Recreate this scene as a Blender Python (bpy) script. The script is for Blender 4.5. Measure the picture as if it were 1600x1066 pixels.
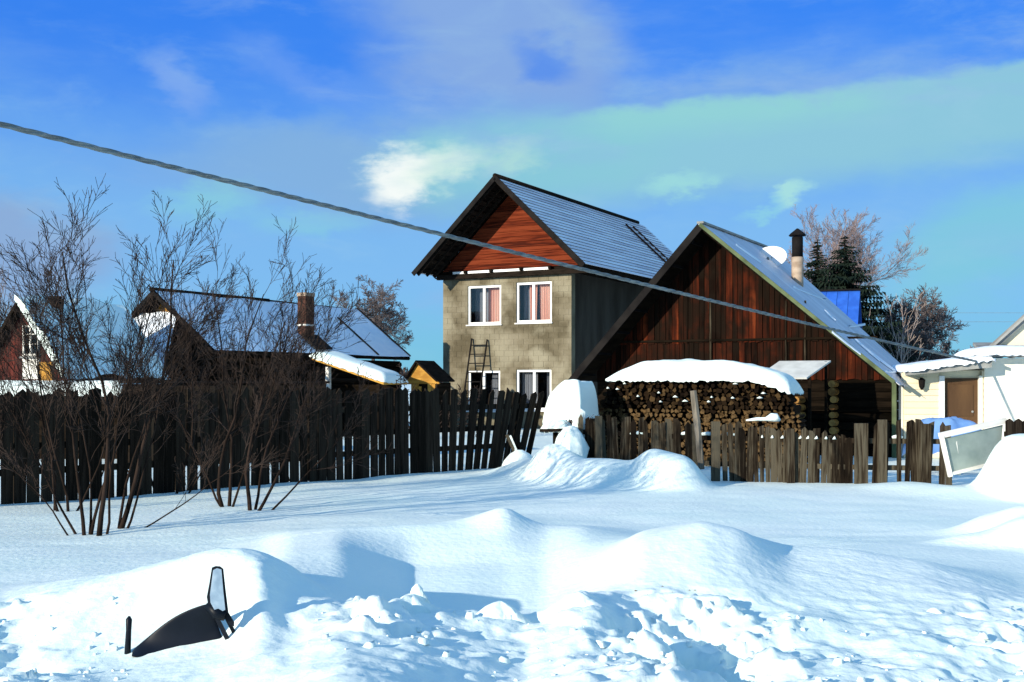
import bpy, math, random
import numpy as np
from mathutils import Vector, Matrix

for o in list(bpy.data.objects): bpy.data.objects.remove(o, do_unlink=True)
scene = bpy.context.scene
COL = scene.collection
R = math.radians

# ------------------------------------------------------------------ camera
F, CX, HY, CZ = 1780.0, 800.0, 600.0, 1.6
cam_d = bpy.data.cameras.new('camera'); cam = bpy.data.objects.new('camera', cam_d); COL.objects.link(cam)
cam.location = (0, 0, CZ); cam.rotation_euler = (R(90), 0, 0)
cam_d.sensor_width = 36; cam_d.lens = 36 * F / 1600
cam_d.shift_y = (HY - 533) / 1600.0
cam_d.clip_start = 0.05; cam_d.clip_end = 3000
scene.camera = cam

# ------------------------------------------------------------------ light and sky
EXPO = 0.38
SUN_EL = 15.0
sx, sy = -0.74, -0.67
n_ = math.hypot(sx, sy); sx /= n_; sy /= n_
sv = Vector((sx * math.cos(R(SUN_EL)), sy * math.cos(R(SUN_EL)), math.sin(R(SUN_EL))))
sd = bpy.data.lights.new('sun', 'SUN'); sun = bpy.data.objects.new('sun', sd); COL.objects.link(sun)
sd.energy = 5.0; sd.angle = R(0.5); sd.color = (1.0, 0.92, 0.76)
sun.rotation_euler = sv.to_track_quat('Z', 'Y').to_euler()
scene.view_settings.view_transform = 'Standard'; scene.view_settings.look = 'None'
scene.view_settings.gamma = 1; scene.view_settings.exposure = EXPO
scene.view_settings.use_curve_mapping = False

world = bpy.data.worlds.new('World'); scene.world = world; world.use_nodes = True
WN = world.node_tree.nodes; WL = world.node_tree.links; WN.clear()
def wm(op, a, b=None, c=None, clamp=False):
    n = WN.new('ShaderNodeMath'); n.operation = op; n.use_clamp = clamp
    for i, v in enumerate((a, b, c)):
        if v is None: continue
        if isinstance(v, (int, float)): n.inputs[i].default_value = v
        else: WL.new(v, n.inputs[i])
    return n.outputs[0]
def wmix(fac, a, b):
    n = WN.new('ShaderNodeMix'); n.data_type = 'RGBA'; n.clamp_factor = True
    WL.new(fac, n.inputs[0])
    for i, v in ((6, a), (7, b)):
        if isinstance(v, tuple): n.inputs[i].default_value = v + (1,)
        else: WL.new(v, n.inputs[i])
    return n.outputs[2]
def srgb(r, g, b, k=1.0):
    f = lambda c: ((c / 255) / 12.92 if c / 255 <= .04045 else ((c / 255 + .055) / 1.055) ** 2.4) * k
    return (f(r), f(g), f(b))
STR = 0.12
K = 1 / STR / 2 ** EXPO
tc = WN.new('ShaderNodeTexCoord'); sep = WN.new('ShaderNodeSeparateXYZ'); WL.new(tc.outputs['Generated'], sep.inputs[0])
X_, Y_, Z_ = sep.outputs
sky = WN.new('ShaderNodeTexSky'); sky.sky_type = 'NISHITA'; sky.sun_disc = False
sky.sun_elevation = R(SUN_EL); sky.sun_rotation = math.atan2(sx, sy)
sky.air_density = 1.0; sky.dust_density = 0.3; sky.ozone_density = 2.5
az = wm('MULTIPLY', wm('ARCTAN2', X_, Y_), 180 / math.pi)
el = wm('MULTIPLY', wm('ARCSINE', Z_), 180 / math.pi)
def noise(scale, detail=4, rough=.5, off=0, sz=2.2):
    mp = WN.new('ShaderNodeMapping'); mp.inputs['Scale'].default_value = (1, 1, sz); mp.inputs['Location'].default_value = (off, off * .7, off * .3)
    WL.new(tc.outputs['Generated'], mp.inputs[0])
    n = WN.new('ShaderNodeTexNoise'); n.inputs['Scale'].default_value = scale; n.inputs['Detail'].default_value = detail; n.inputs['Roughness'].default_value = rough
    WL.new(mp.outputs[0], n.inputs['Vector']); return n.outputs['Fac']
nA = noise(7, 5, .55, 3); nB = noise(7, 5, .55, 11); nC = noise(22, 4, .55, 5); nS = noise(3, 6, .6, 20, 4)
azw = wm('ADD', az, wm('ADD', wm('MULTIPLY', wm('SUBTRACT', nA, .5), 7.0), wm('MULTIPLY', wm('SUBTRACT', nC, .5), 2.0)))
elw = wm('ADD', el, wm('ADD', wm('MULTIPLY', wm('SUBTRACT', nB, .5), 4.5), wm('MULTIPLY', wm('SUBTRACT', nC, .5), 1.6)))
azs = wm('ADD', az, wm('MULTIPLY', wm('SUBTRACT', nC, .5), 1.6)); els = wm('ADD', el, wm('MULTIPLY', wm('SUBTRACT', nC, .5), -1.3))
def pa(px): return math.degrees(math.atan((px - CX) / F))
def pe(px, py):
    u, v = (px - CX) / F, (HY - py) / F
    return math.degrees(math.atan2(v, math.hypot(1, u)))
def sstep(x, e0, e1):
    n = WN.new('ShaderNodeMapRange'); n.interpolation_type = 'SMOOTHSTEP'
    WL.new(x, n.inputs[0])
    n.inputs[1].default_value = e0; n.inputs[2].default_value = e1
    return n.outputs[0]
def blob(px, py, rx, ry, tilt=0, soft=(1.25, .35), A=None, E=None):
    """elliptic cloud, radii in degrees, tilt in degrees"""
    A = A or azw; E = E or elw
    dx = wm('SUBTRACT', A, pa(px)); dy = wm('SUBTRACT', E, pe(px, py))
    c, s = math.cos(R(tilt)), math.sin(R(tilt))
    a = wm('DIVIDE', wm('ADD', wm('MULTIPLY', dx, c), wm('MULTIPLY', dy, s)), rx)
    b = wm('DIVIDE', wm('SUBTRACT', wm('MULTIPLY', dy, c), wm('MULTIPLY', dx, s)), ry)
    d = wm('SQRT', wm('ADD', wm('MULTIPLY', a, a), wm('MULTIPLY', b, b)))
    return sstep(d, soft[0], soft[1])
# tint the clear sky
tint = WN.new('ShaderNodeMix'); tint.data_type = 'RGBA'; tint.blend_type = 'MULTIPLY'; tint.inputs[0].default_value = 1
WL.new(sky.outputs[0], tint.inputs[6]); tint.inputs[7].default_value = (0.42, 0.90, 1.45, 1)
SKYTINT = tint
deep = srgb(52, 128, 242, K)
c = wmix(wm('MULTIPLY', sstep(el, -4, 12), .85), tint.outputs[2], deep)
# pale air towards the horizon
hz = sstep(elw, 18.0, 6.5)
c = wmix(wm('MULTIPLY', hz, .86), c, srgb(132, 190, 238, K))
c = wmix(wm('MULTIPLY', sstep(els, 5.5, .5), .55), c, srgb(112, 200, 214, K))
# lavender mass high in the middle
c = wmix(wm('MULTIPLY', blob(770, 50, 7.4, 4.6, -8, (1.2, .45)), .9), c, srgb(138, 174, 226, K))
c = wmix(wm('MULTIPLY', blob(870, 95, 3.6, 2.6, -30, (1.2, .3)), .55), c, srgb(134, 170, 226, K))
c = wmix(wm('MULTIPLY', blob(830, 82, 2.4, 1.3, -12, (1.1, .2)), .75), c, srgb(76, 138, 238, K))
c = wmix(wm('MULTIPLY', blob(900, 225, 24, 3.0, 4, (1.15, .4)), .62), c, srgb(138, 180, 226, K))
c = wmix(wm('MULTIPLY', blob(520, 255, 9, 2.6, -4, (1.25, .3)), .7), c, srgb(132, 178, 222, K))
# long band of cloud climbing to the right: straight upper edge
def band(px0, py0, px1, py1, w, soft, A=azs, E=els):
    a0, e0, a1, e1 = pa(px0), pe(px0, py0), pa(px1), pe(px1, py1)
    m = (e1 - e0) / (a1 - a0)
    line = wm('ADD', wm('MULTIPLY', wm('SUBTRACT', A, a0), m), e0)
    d = wm('SUBTRACT', line, E)       # positive below the edge
    return d
d1 = band(860, 172, 1600, 86, 0, 0)
bm_ = wm('MULTIPLY', sstep(d1, -.12, .5), sstep(d1, 5.6, 3.2))
bm_ = wm('MULTIPLY', bm_, sstep(azw, pa(640), pa(1000)))
c = wmix(wm('MULTIPLY', bm_, .97), c, srgb(142, 200, 221, K))
rim = wm('MULTIPLY', wm('MULTIPLY', sstep(d1, 0, .6), sstep(d1, 2.4, .7)), wm('MULTIPLY', sstep(azw, pa(780), pa(960)), sstep(azw, pa(1480), pa(1250))))
c = wmix(wm('MULTIPLY', rim, .7), c, srgb(148, 214, 214, K))
c = wmix(wm('MULTIPLY', blob(830, 250, 7.5, 2.3, 4, (1.3, .3)), .7), c, srgb(136, 204, 216, K))
c = wmix(wm('MULTIPLY', blob(1560, 375, 7, 2.3, 16, (1.3, .3)), .75), c, srgb(130, 204, 220, K))
c = wmix(wm('MULTIPLY', blob(30, 400, 5, 2.9, -10, (1.2, .5)), .85), c, srgb(142, 172, 214, K))
c = wmix(wm('MULTIPLY', blob(275, 108, .9, 1.7, 35, (1.4, .2)), .6), c, srgb(140, 178, 238, K))
c = wmix(wm('MULTIPLY', blob(480, 110, 4.5, 1.0, -18, (1.4, .1)), .35), c, srgb(134, 174, 240, K))
# greenish white puffs
nF = noise(48, 5, .6, 9); nG = noise(14, 4, .6, 31)
A2 = wm('ADD', azs, wm('ADD', wm('MULTIPLY', wm('SUBTRACT', nF, .5), 1.6), wm('MULTIPLY', wm('SUBTRACT', nG, .5), 2.4))); E2 = wm('ADD', els, wm('SUBTRACT', wm('MULTIPLY', wm('SUBTRACT', nG, .5), 2.0), wm('MULTIPLY', wm('SUBTRACT', nF, .5), 1.3)))
c = wmix(wm('MULTIPLY', blob(330, 315, 2.6, 1.1, 5, (1.4, .1), A2, E2), .6), c, srgb(140, 212, 220, K))
c = wmix(wm('MULTIPLY', blob(480, 350, 3.0, .8, 0, (1.4, .1), A2, E2), .5), c, srgb(138, 208, 220, K))
c = wmix(wm('MULTIPLY', blob(660, 262, 2.8, 1.8, 10, (1.3, .3), A2, E2), .8), c, srgb(150, 212, 216, K))
c = wmix(wm('MULTIPLY', blob(795, 248, 2.2, 1.1, 22, (1.3, .2), A2, E2), .85), c, srgb(176, 222, 218, K))
c = wmix(wm('MULTIPLY', blob(624, 280, 1.85, 1.6, 25, (1.25, .4), A2, E2), 1.0), c, srgb(246, 252, 250, K))
c = wmix(wm('MULTIPLY', blob(690, 264, 2.2, 1.2, 14, (1.3, .1), A2, E2), .75), c, srgb(222, 244, 234, K))
c = wmix(wm('MULTIPLY', blob(1068, 285, 2.1, .72, 6, (1.3, .2), A2, E2), .85), c, srgb(158, 220, 222, K))
c = wmix(wm('MULTIPLY', blob(1228, 306, .85, .65, 30, (1.4, .2), A2, E2), .9), c, srgb(170, 226, 224, K))
c = wmix(wm('MULTIPLY', blob(1190, 335, 1.0, .4, 30, (1.4, .1), A2, E2), .6), c, srgb(146, 216, 226, K))
def wisps(scale, tilt, stretch, off):
    mp = WN.new('ShaderNodeMapping'); mp.inputs['Rotation'].default_value = (0, R(tilt), 0); mp.inputs['Scale'].default_value = (1, 1, stretch); mp.inputs['Location'].default_value = (off, 0, off)
    WL.new(tc.outputs['Generated'], mp.inputs[0]); n = WN.new('ShaderNodeTexNoise'); n.inputs['Scale'].default_value = scale; n.inputs['Detail'].default_value = 8; n.inputs['Roughness'].default_value = .62; n.inputs['Distortion'].default_value = .35
    WL.new(mp.outputs[0], n.inputs['Vector']); return n.outputs['Fac']
wsp = wm('MULTIPLY', sstep(wisps(6, 12, 3.2, 2), .50, .72), sstep(noise(2.6, 3, .5, 8), .42, .6))
c = wmix(wm('MULTIPLY', wsp, .55), c, srgb(146, 184, 232, K))
c = wmix(wm('MULTIPLY', sstep(wisps(11, 8, 2.5, 7), .48, .8), .22), c, srgb(170, 212, 232, K))
c = wmix(wm('MULTIPLY', sstep(nS, .52, .75), .22), c, srgb(150, 190, 236, K))
out_ = wm('MAXIMUM', sstep(el, 19, 27), sstep(wm('ABSOLUTE', az), 27, 40))
c = wmix(wm('MULTIPLY', wm('MULTIPLY', sstep(nS, .40, .56), out_), .85), c, srgb(150, 200, 222, K))  # cloud added outside the view to tint the fill light on the snow
bg = WN.new('ShaderNodeBackground'); bg.inputs['Strength'].default_value = STR
WL.new(c, bg.inputs['Color'])
wo = WN.new('ShaderNodeOutputWorld'); WL.new(bg.outputs[0], wo.inputs[0])

# ------------------------------------------------------------------ helpers
EX = (0.880, -0.475); EY = (0.475, 0.880)         # every house in the village is turned the same way
HROT = math.atan2(EX[1], EX[0])
def gx(px, Y): return (px - CX) / F * Y
def gz(py, Y): return CZ + (HY - py) / F * Y
class Frame:
    """a building's own axes: a along its front to the right, b into its depth"""
    def __init__(s, x, y): s.x, s.y = x, y
    def w(s, a, b): return (s.x + EX[0] * a + EY[0] * b, s.y + EX[1] * a + EY[1] * b)
    def a(s, px, b=0):
        u = (px - CX) / F
        x0, y0 = s.x + EY[0] * b, s.y + EY[1] * b
        return (u * y0 - x0) / (EX[0] - u * EX[1])
    def b(s, px, a=0):
        u = (px - CX) / F
        x0, y0 = s.x + EX[0] * a, s.y + EX[1] * a
        return (u * y0 - x0) / (EY[0] - u * EY[1])
    def z(s, py, a=0, b=0): return gz(py, s.w(a, b)[1])

def tag(o, label=None, cat=None, group=None, kind=None):
    if label: o['label'] = label
    if cat: o['category'] = cat
    if group: o['group'] = group
    if kind: o['kind'] = kind
    return o
def empty(name, loc, rz=0, label=None, cat=None, group=None):
    o = bpy.data.objects.new(name, None); COL.objects.link(o)
    o.location = loc; o.rotation_euler = (0, 0, rz); o.empty_display_size = .2
    return tag(o, label, cat, group)
def link_mesh(name, me, parent=None, loc=None, rot=None, scale=None, mat=None):
    if mat is not None and not me.materials: me.materials.append(mat)
    o = bpy.data.objects.new(name, me); COL.objects.link(o)
    if parent: o.parent = parent
    if loc: o.location = loc
    if rot: o.rotation_euler = rot
    if scale: o.scale = scale
    return o
class MB:
    def __init__(s): s.v = []; s.f = []; s.m = []
    def add(s, vs, fs, m=0):
        n = len(s.v); s.v.extend(vs)
        for f in fs: s.f.append([i + n for i in f]); s.m.append(m)
        return s
    def box(s, x0, x1, y0, y1, z0, z1, m=0):
        v = [(x0, y0, z0), (x1, y0, z0), (x1, y1, z0), (x0, y1, z0), (x0, y0, z1), (x1, y0, z1), (x1, y1, z1), (x0, y1, z1)]
        return s.add(v, [(0, 3, 2, 1), (4, 5, 6, 7), (0, 1, 5, 4), (1, 2, 6, 5), (2, 3, 7, 6), (3, 0, 4, 7)], m)
    def hexa(s, v, m=0):
        return s.add(v, [(0, 3, 2, 1), (4, 5, 6, 7), (0, 1, 5, 4), (1, 2, 6, 5), (2, 3, 7, 6), (3, 0, 4, 7)], m)
    def bar(s, p, q, w, h, up=(0, 0, 1), m=0):
        p, q = Vector(p), Vector(q); d = (q - p).normalized(); u = Vector(up)
        sd_ = d.cross(u)
        if sd_.length < 1e-4: sd_ = d.cross(Vector((1, 0, 0)))
        sd_.normalize(); u = sd_.cross(d).normalized()
        c = [(-1, -1), (1, -1), (1, 1), (-1, 1)]
        v = [tuple(p + sd_ * (a * w / 2) + u * (b * h / 2)) for a, b in c] + [tuple(q + sd_ * (a * w / 2) + u * (b * h / 2)) for a, b in c]
        return s.hexa(v, m)
    def prism(s, poly, y0, y1, m=0):
        """polygon in x,z pushed from y0 to y1"""
        n = len(poly)
        v = [(x, y0, z) for x, z in poly] + [(x, y1, z) for x, z in poly]
        fs = [tuple(range(n)), tuple(range(2 * n - 1, n - 1, -1))] + [(i, i + n, (i + 1) % n + n, (i + 1) % n) for i in range(n)]
        return s.add(v, fs, m)
    def slab(s, quad, t, m=0):
        """quad of four points given thickness t downwards"""
        q = [Vector(p) for p in quad]; n = (q[1] - q[0]).cross(q[3] - q[0]).normalized()
        if n.z < 0: n = -n
        lo = [tuple(p - n * t) for p in q]
        return s.hexa(lo + [tuple(p) for p in q], m)
    def tube(s, pts, rad, n=6, m=0, cap=True):
        pts = [Vector(p) for p in pts]; k = len(pts); base = len(s.v)
        ref = Vector((0.31, 0.22, 0.93))
        for i in range(k):
            d = (pts[min(i + 1, k - 1)] - pts[max(i - 1, 0)])
            if d.length < 1e-9: d = Vector((0, 0, 1))
            d.normalize()
            r_ = ref if abs(d.dot(ref)) < .9 else Vector((1, 0, 0))
            a = d.cross(r_).normalized(); b = d.cross(a)
            r = rad[i] if hasattr(rad, '__len__') else rad
            for j in range(n):
                t = 2 * math.pi * j / n
                p = pts[i] + a * (r * math.cos(t)) + b * (r * math.sin(t)); s.v.append((p.x, p.y, p.z))
        for i in range(k - 1):
            for j in range(n):
                s.f.append([base + i * n + j, base + i * n + (j + 1) % n, base + (i + 1) * n + (j + 1) % n, base + (i + 1) * n + j]); s.m.append(m)
        if cap:
            s.f.append([base + j for j in range(n)][::-1]); s.m.append(m)
            s.f.append([base + (k - 1) * n + j for j in range(n)]); s.m.append(m)
        return s
    def mesh(s, name, mats, smooth=False):
        me = bpy.data.meshes.new(name); me.from_pydata(s.v, [], s.f)
        mats = mats if isinstance(mats, (list, tuple)) else [mats]
        for x in mats: me.materials.append(x)
        if len(mats) > 1: me.polygons.foreach_set('material_index', s.m)
        if smooth: me.polygons.foreach_set('use_smooth', [True] * len(me.polygons))
        me.update(); return me
    def build(s, name, mats, parent=None, smooth=False, loc=None, rot=None):
        return link_mesh(name, s.mesh(name, mats, smooth), parent, loc, rot)

# ------------------------------------------------------------------ materials
def mat(name, cols, rough=.8, scale=(3, 3, 3), nscale=1.0, detail=4, bump=.15, bscale=None, rnd=0.0, spec=.2, metal=0, ramp=(.35, .65), grime=None, world=False):
    m = bpy.data.materials.new(name); m.use_nodes = True; N = m.node_tree.nodes; L = m.node_tree.links
    p = N['Principled BSDF']; p.inputs['Roughness'].default_value = rough; p.inputs['Specular IOR Level'].default_value = spec; p.inputs['Metallic'].default_value = metal
    tcn = N.new('ShaderNodeTexCoord'); oi = N.new('ShaderNodeObjectInfo')
    off = N.new('ShaderNodeVectorMath'); off.operation = 'MULTIPLY_ADD'; 
    cmb = N.new('ShaderNodeCombineXYZ')
    for i in range(3): L.new(oi.outputs['Random'], cmb.inputs[i])
    L.new(cmb.outputs[0], off.inputs[0]); off.inputs[1].default_value = (37, 19, 53); L.new(tcn.outputs['Object'], off.inputs[2])
    mp = N.new('ShaderNodeMapping'); mp.inputs['Scale'].default_value = scale; L.new(off.outputs[0], mp.inputs[0])
    geo = N.new('ShaderNodeNewGeometry')
    if world: L.new(geo.outputs['Position'], mp.inputs[0])
    nz = N.new('ShaderNodeTexNoise'); nz.inputs['Scale'].default_value = nscale; nz.inputs['Detail'].default_value = detail; L.new(mp.outputs[0], nz.inputs['Vector'])
    cr = N.new('ShaderNodeValToRGB'); els_ = cr.color_ramp.elements
    k = len(cols)
    els_[0].position = ramp[0]; els_[0].color = cols[0] + (1,); els_[1].position = ramp[1]; els_[1].color = cols[-1] + (1,)
    for i in range(1, k - 1):
        e = els_.new(ramp[0] + (ramp[1] - ramp[0]) * i / (k - 1)); e.color = cols[i] + (1,)
    fac = nz.outputs['Fac']
    if rnd:
        a = N.new('ShaderNodeMath'); a.operation = 'MULTIPLY_ADD'; L.new(oi.outputs['Random'], a.inputs[0]); a.inputs[1].default_value = rnd
        s_ = N.new('ShaderNodeMath'); s_.operation = 'SUBTRACT'; L.new(fac, s_.inputs[0]); s_.inputs[1].default_value = rnd / 2
        L.new(s_.outputs[0], a.inputs[2]); fac = a.outputs[0]
    L.new(fac, cr.inputs[0]); out = cr.outputs[0]
    if grime:
        gn = N.new('ShaderNodeTexNoise'); gn.inputs['Scale'].default_value = grime[1]; gn.inputs['Detail'].default_value = 5; L.new(geo.outputs['Position'] if world else tcn.outputs['Object'], gn.inputs['Vector'])
        mr = N.new('ShaderNodeMapRange'); L.new(gn.outputs['Fac'], mr.inputs[0]); mr.inputs[1].default_value = grime[2]; mr.inputs[2].default_value = grime[3]; mr.inputs[4].default_value = grime[4]
        mx = N.new('ShaderNodeMix'); mx.data_type = 'RGBA'; L.new(mr.outputs[0], mx.inputs[0]); L.new(out, mx.inputs[6]); mx.inputs[7].default_value = grime[0] + (1,); out = mx.outputs[2]
    L.new(out, p.inputs['Base Color'])
    if bump:
        bn = N.new('ShaderNodeBump'); bn.inputs['Strength'].default_value = bump; bn.inputs['Distance'].default_value = .03
        if bscale:
            n2 = N.new('ShaderNodeTexNoise'); n2.inputs['Scale'].default_value = bscale; n2.inputs['Detail'].default_value = 5; L.new(geo.outputs['Position'] if world else tcn.outputs['Object'], n2.inputs['Vector']); L.new(n2.outputs['Fac'], bn.inputs['Height'])
        else: L.new(nz.outputs['Fac'], bn.inputs['Height'])
        L.new(bn.outputs[0], p.inputs['Normal'])
    return m
M = {}
M['snow'] = mat('snow', [(.775, .89, .825), (.835, .91, .85)], .6, bump=.3, bscale=16, scale=(.6, .6, .6), spec=.25)
M['roofsnow'] = mat('roof_snow', [(.78, .84, .90), (.88, .91, .93)], .5, bump=.3, bscale=4, spec=.25)
M['fence_dark'] = mat('old_dark_fence_wood', [(.010, .008, .006), (.022, .016, .012), (.032, .025, .018)], .95, spec=.02, scale=(25, 25, 1.5), rnd=.3, bump=.5)
M['picket'] = mat('weathered_picket_wood', [(.013, .009, .006), (.038, .029, .019), (.085, .072, .050)], .95, spec=.05, scale=(30, 30, 2), rnd=.45, bump=.5)
M['barn'] = mat('barn_board_wood', [(.006, .003, .002), (.020, .007, .004), (.034, .008, .004), (.060, .012, .005), (.125, .026, .009)], .95, spec=.03, scale=(9, 9, .9), rnd=.34, bump=.4, ramp=(.34, .80), grime=((.009, .006, .004), 1.6, .44, .58, .8))
M['barndark'] = mat('tarred_barn_wood', [(.004, .003, .002), (.012, .008, .005)], .95, spec=.03, scale=(2, 2, 14), rnd=.3, bump=.4)
M['log'] = mat('yellowed_log_end_wood', [(.14, .06, .014), (.36, .19, .05)], .8, scale=(8, 8, 8), rnd=.4)
M['gable'] = mat('red_brown_gable_board', [(.045, .008, .004), (.115, .019, .007), (.165, .032, .012)], .85, spec=.05, scale=(1.2, 9, 22), rnd=.3, bump=.35)
M['roofdark'] = mat('dark_roof_boarding', [(.006, .005, .004), (.018, .013, .010)], .95, spec=.03, scale=(3, 3, 12), rnd=.3)
M['block'] = mat('plastered_block', [(.095, .078, .048), (.155, .13, .085), (.21, .18, .125)], .95, scale=(1.3, 1.3, 1.3), detail=8, rnd=.09, world=True, bump=.5, bscale=14, grime=((.29, .26, .185), .9, .5, .66, .7), spec=.1)
M['mortar'] = mat('grey_wall_mortar', [(.10, .086, .055), (.17, .15, .10)], .95, bscale=14, scale=(1.3, 1.3, 1.3), world=True, spec=.1)
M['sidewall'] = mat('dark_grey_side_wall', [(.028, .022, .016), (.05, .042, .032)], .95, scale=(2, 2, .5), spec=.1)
M['white'] = mat('white_window_plastic', [(.78, .78, .77), (.84, .84, .83)], .35, spec=.4, bump=0)
M['whitewood'] = mat('white_painted_timber', [(.66, .62, .55), (.80, .78, .72)], .7, scale=(2, 2, 8))
M['curtain'] = mat('peach_curtain', [(.72, .34, .25), (.84, .50, .38)], .9, scale=(14, 3, .4), bump=0)
M['greycurtain'] = mat('grey_net_curtain', [(.20, .20, .22), (.34, .34, .36)], .9, scale=(14, 3, .4), bump=0)
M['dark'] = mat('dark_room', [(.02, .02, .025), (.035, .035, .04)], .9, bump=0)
M['slate'] = mat('frosted_roof_sheet', [(.60, .55, .58), (.76, .72, .74), (.88, .86, .87)], .6, scale=(.5, .25, .5), rnd=.12, bump=.2, spec=.4)
M['metalroof'] = mat('frosted_metal_roof', [(.50, .49, .52), (.64, .63, .66), (.86, .86, .87)], .5, scale=(.4, .9, .4), detail=5, rnd=.06, bump=.1, spec=.4, ramp=(.32, .85))
M['blueroof'] = mat('blue_painted_roof', [(.02, .09, .42), (.03, .13, .55)], .4, spec=.4, rnd=.1)
M['brick'] = mat('sooty_brown_chimney', [(.04, .018, .012), (.09, .035, .022)], .9, rnd=.2, scale=(6, 6, 14))
M['pipe'] = mat('tan_chimney_pipe', [(.28, .20, .14), (.46, .36, .27)], .85, scale=(3, 3, 6))
M['soot'] = mat('soot_black_metal', [(.005, .004, .004), (.013, .011, .010)], .8, spec=.1)
M['cable'] = mat('grey_cable_sleeve', [(.13, .14, .14), (.26, .28, .27)], .6, scale=(2, 2, 2), nscale=3)
M['bark'] = mat('brown_twig_bark', [(.012, .008, .006), (.034, .022, .017)], .9, scale=(8, 8, 3), spec=.05, bump=.2)
M['barkfar'] = mat('reddish_far_twig_bark', [(.17, .125, .12), (.28, .21, .20)], .9, spec=.05, bump=0)
M['barkgrey'] = mat('grey_far_twig_bark', [(.085, .068, .066), (.16, .13, .125)], .9, spec=.05, bump=0)
M['twig'] = mat('thin_grey_brown_twig', [(.016, .011, .009), (.050, .036, .030)], .95, spec=.03, bump=0)
M['coldpane'] = mat('dull_greenish_pane', [(.20, .25, .23), (.30, .35, .32)], .3, spec=.5, bump=.05)
M['birch'] = mat('pale_birch_bark', [(.35, .26, .22), (.5, .4, .34)], .9, bump=0)
M['spruce'] = mat('spruce_needles', [(.006, .012, .010), (.016, .026, .018)], .9, scale=(2, 2, 2), spec=.05, bump=0)
M['sbark'] = mat('firewood_bark', [(.006, .004, .003), (.03, .018, .011)], .95, spec=.03, scale=(9, 9, 9), rnd=.3)
M['send'] = mat('split_firewood_face', [(.005, .003, .002), (.014, .008, .004), (.030, .018, .008), (.11, .068, .030)], .9, spec=.05, scale=(14, 14, 14), rnd=.62, ramp=(.25, .88))
M['cream'] = mat('cream_siding', [(.70, .60, .42), (.78, .69, .50)], .7, scale=(.4, .4, .4), rnd=.08, bump=.05)
M['palewall'] = mat('off_white_house_wall', [(.80, .76, .64), (.86, .83, .73)], .8, bump=.05)
M['doorbrown'] = mat('brown_wooden_door', [(.05, .025, .012), (.11, .058, .025)], .6, scale=(2, 2, .5))
M['grey'] = mat('grey_eave_paint', [(.20, .20, .19), (.32, .32, .30)], .8)
M['yellow'] = mat('yellow_planed_wood', [(.30, .14, .02), (.50, .27, .05)], .8, scale=(3, 3, 9), rnd=.4)
M['redwall'] = mat('dark_red_house_board', [(.035, .008, .006), (.09, .016, .010)], .85, scale=(9, 9, 1), rnd=.3)
M['brownwall'] = mat('dark_brown_house_log', [(.007, .005, .003), (.018, .012, .008)], .95, spec=.03, scale=(1, 1, 12), rnd=.3)
M['green'] = mat('green_painted_post', [(.05, .07, .03), (.10, .13, .06)], .7)
M['shaded_snow'] = mat('blue_shaded_snow', [(.10, .22, .50), (.20, .36, .64)], .45, scale=(3, 3, 3), bump=.6, spec=.4)  # blue of shaded snow painted as the base colour
M['sheetgrey'] = mat('pale_canopy_sheet', [(.46, .46, .43), (.62, .62, .58)], .6)
M['blackplastic'] = mat('black_wet_plastic', [(.002, .004, .008), (.006, .009, .016)], .45, spec=.15, bump=.1)
M['icy'] = mat('icy_silvered_face', [(.10, .16, .24), (.24, .33, .42), (.42, .50, .56)], .3, scale=(6, 6, 6), spec=.5)
M['dirt'] = mat('brown_dirt_speck', [(.09, .05, .02), (.25, .16, .07)], .9)
M['pole'] = mat('grey_weathered_pole', [(.10, .085, .065), (.22, .19, .15)], .9, scale=(20, 20, 2))
g = bpy.data.materials.new('window_glass'); g.use_nodes = True
gn_ = g.node_tree.nodes; gl_ = g.node_tree.links; gn_.remove(gn_['Principled BSDF'])
tr = gn_.new('ShaderNodeBsdfTransparent'); tr.inputs[0].default_value = (.86, .88, .9, 1); gs = gn_.new('ShaderNodeBsdfGlossy'); gs.inputs['Roughness'].default_value = .03
fr = gn_.new('ShaderNodeFresnel'); fr.inputs[0].default_value = 1.5; mxs = gn_.new('ShaderNodeMixShader')
gl_.new(fr.outputs[0], mxs.inputs[0]); gl_.new(tr.outputs[0], mxs.inputs[1]); gl_.new(gs.outputs[0], mxs.inputs[2]); gl_.new(mxs.outputs[0], gn_['Material Output'].inputs[0])
M['glass'] = g

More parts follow.
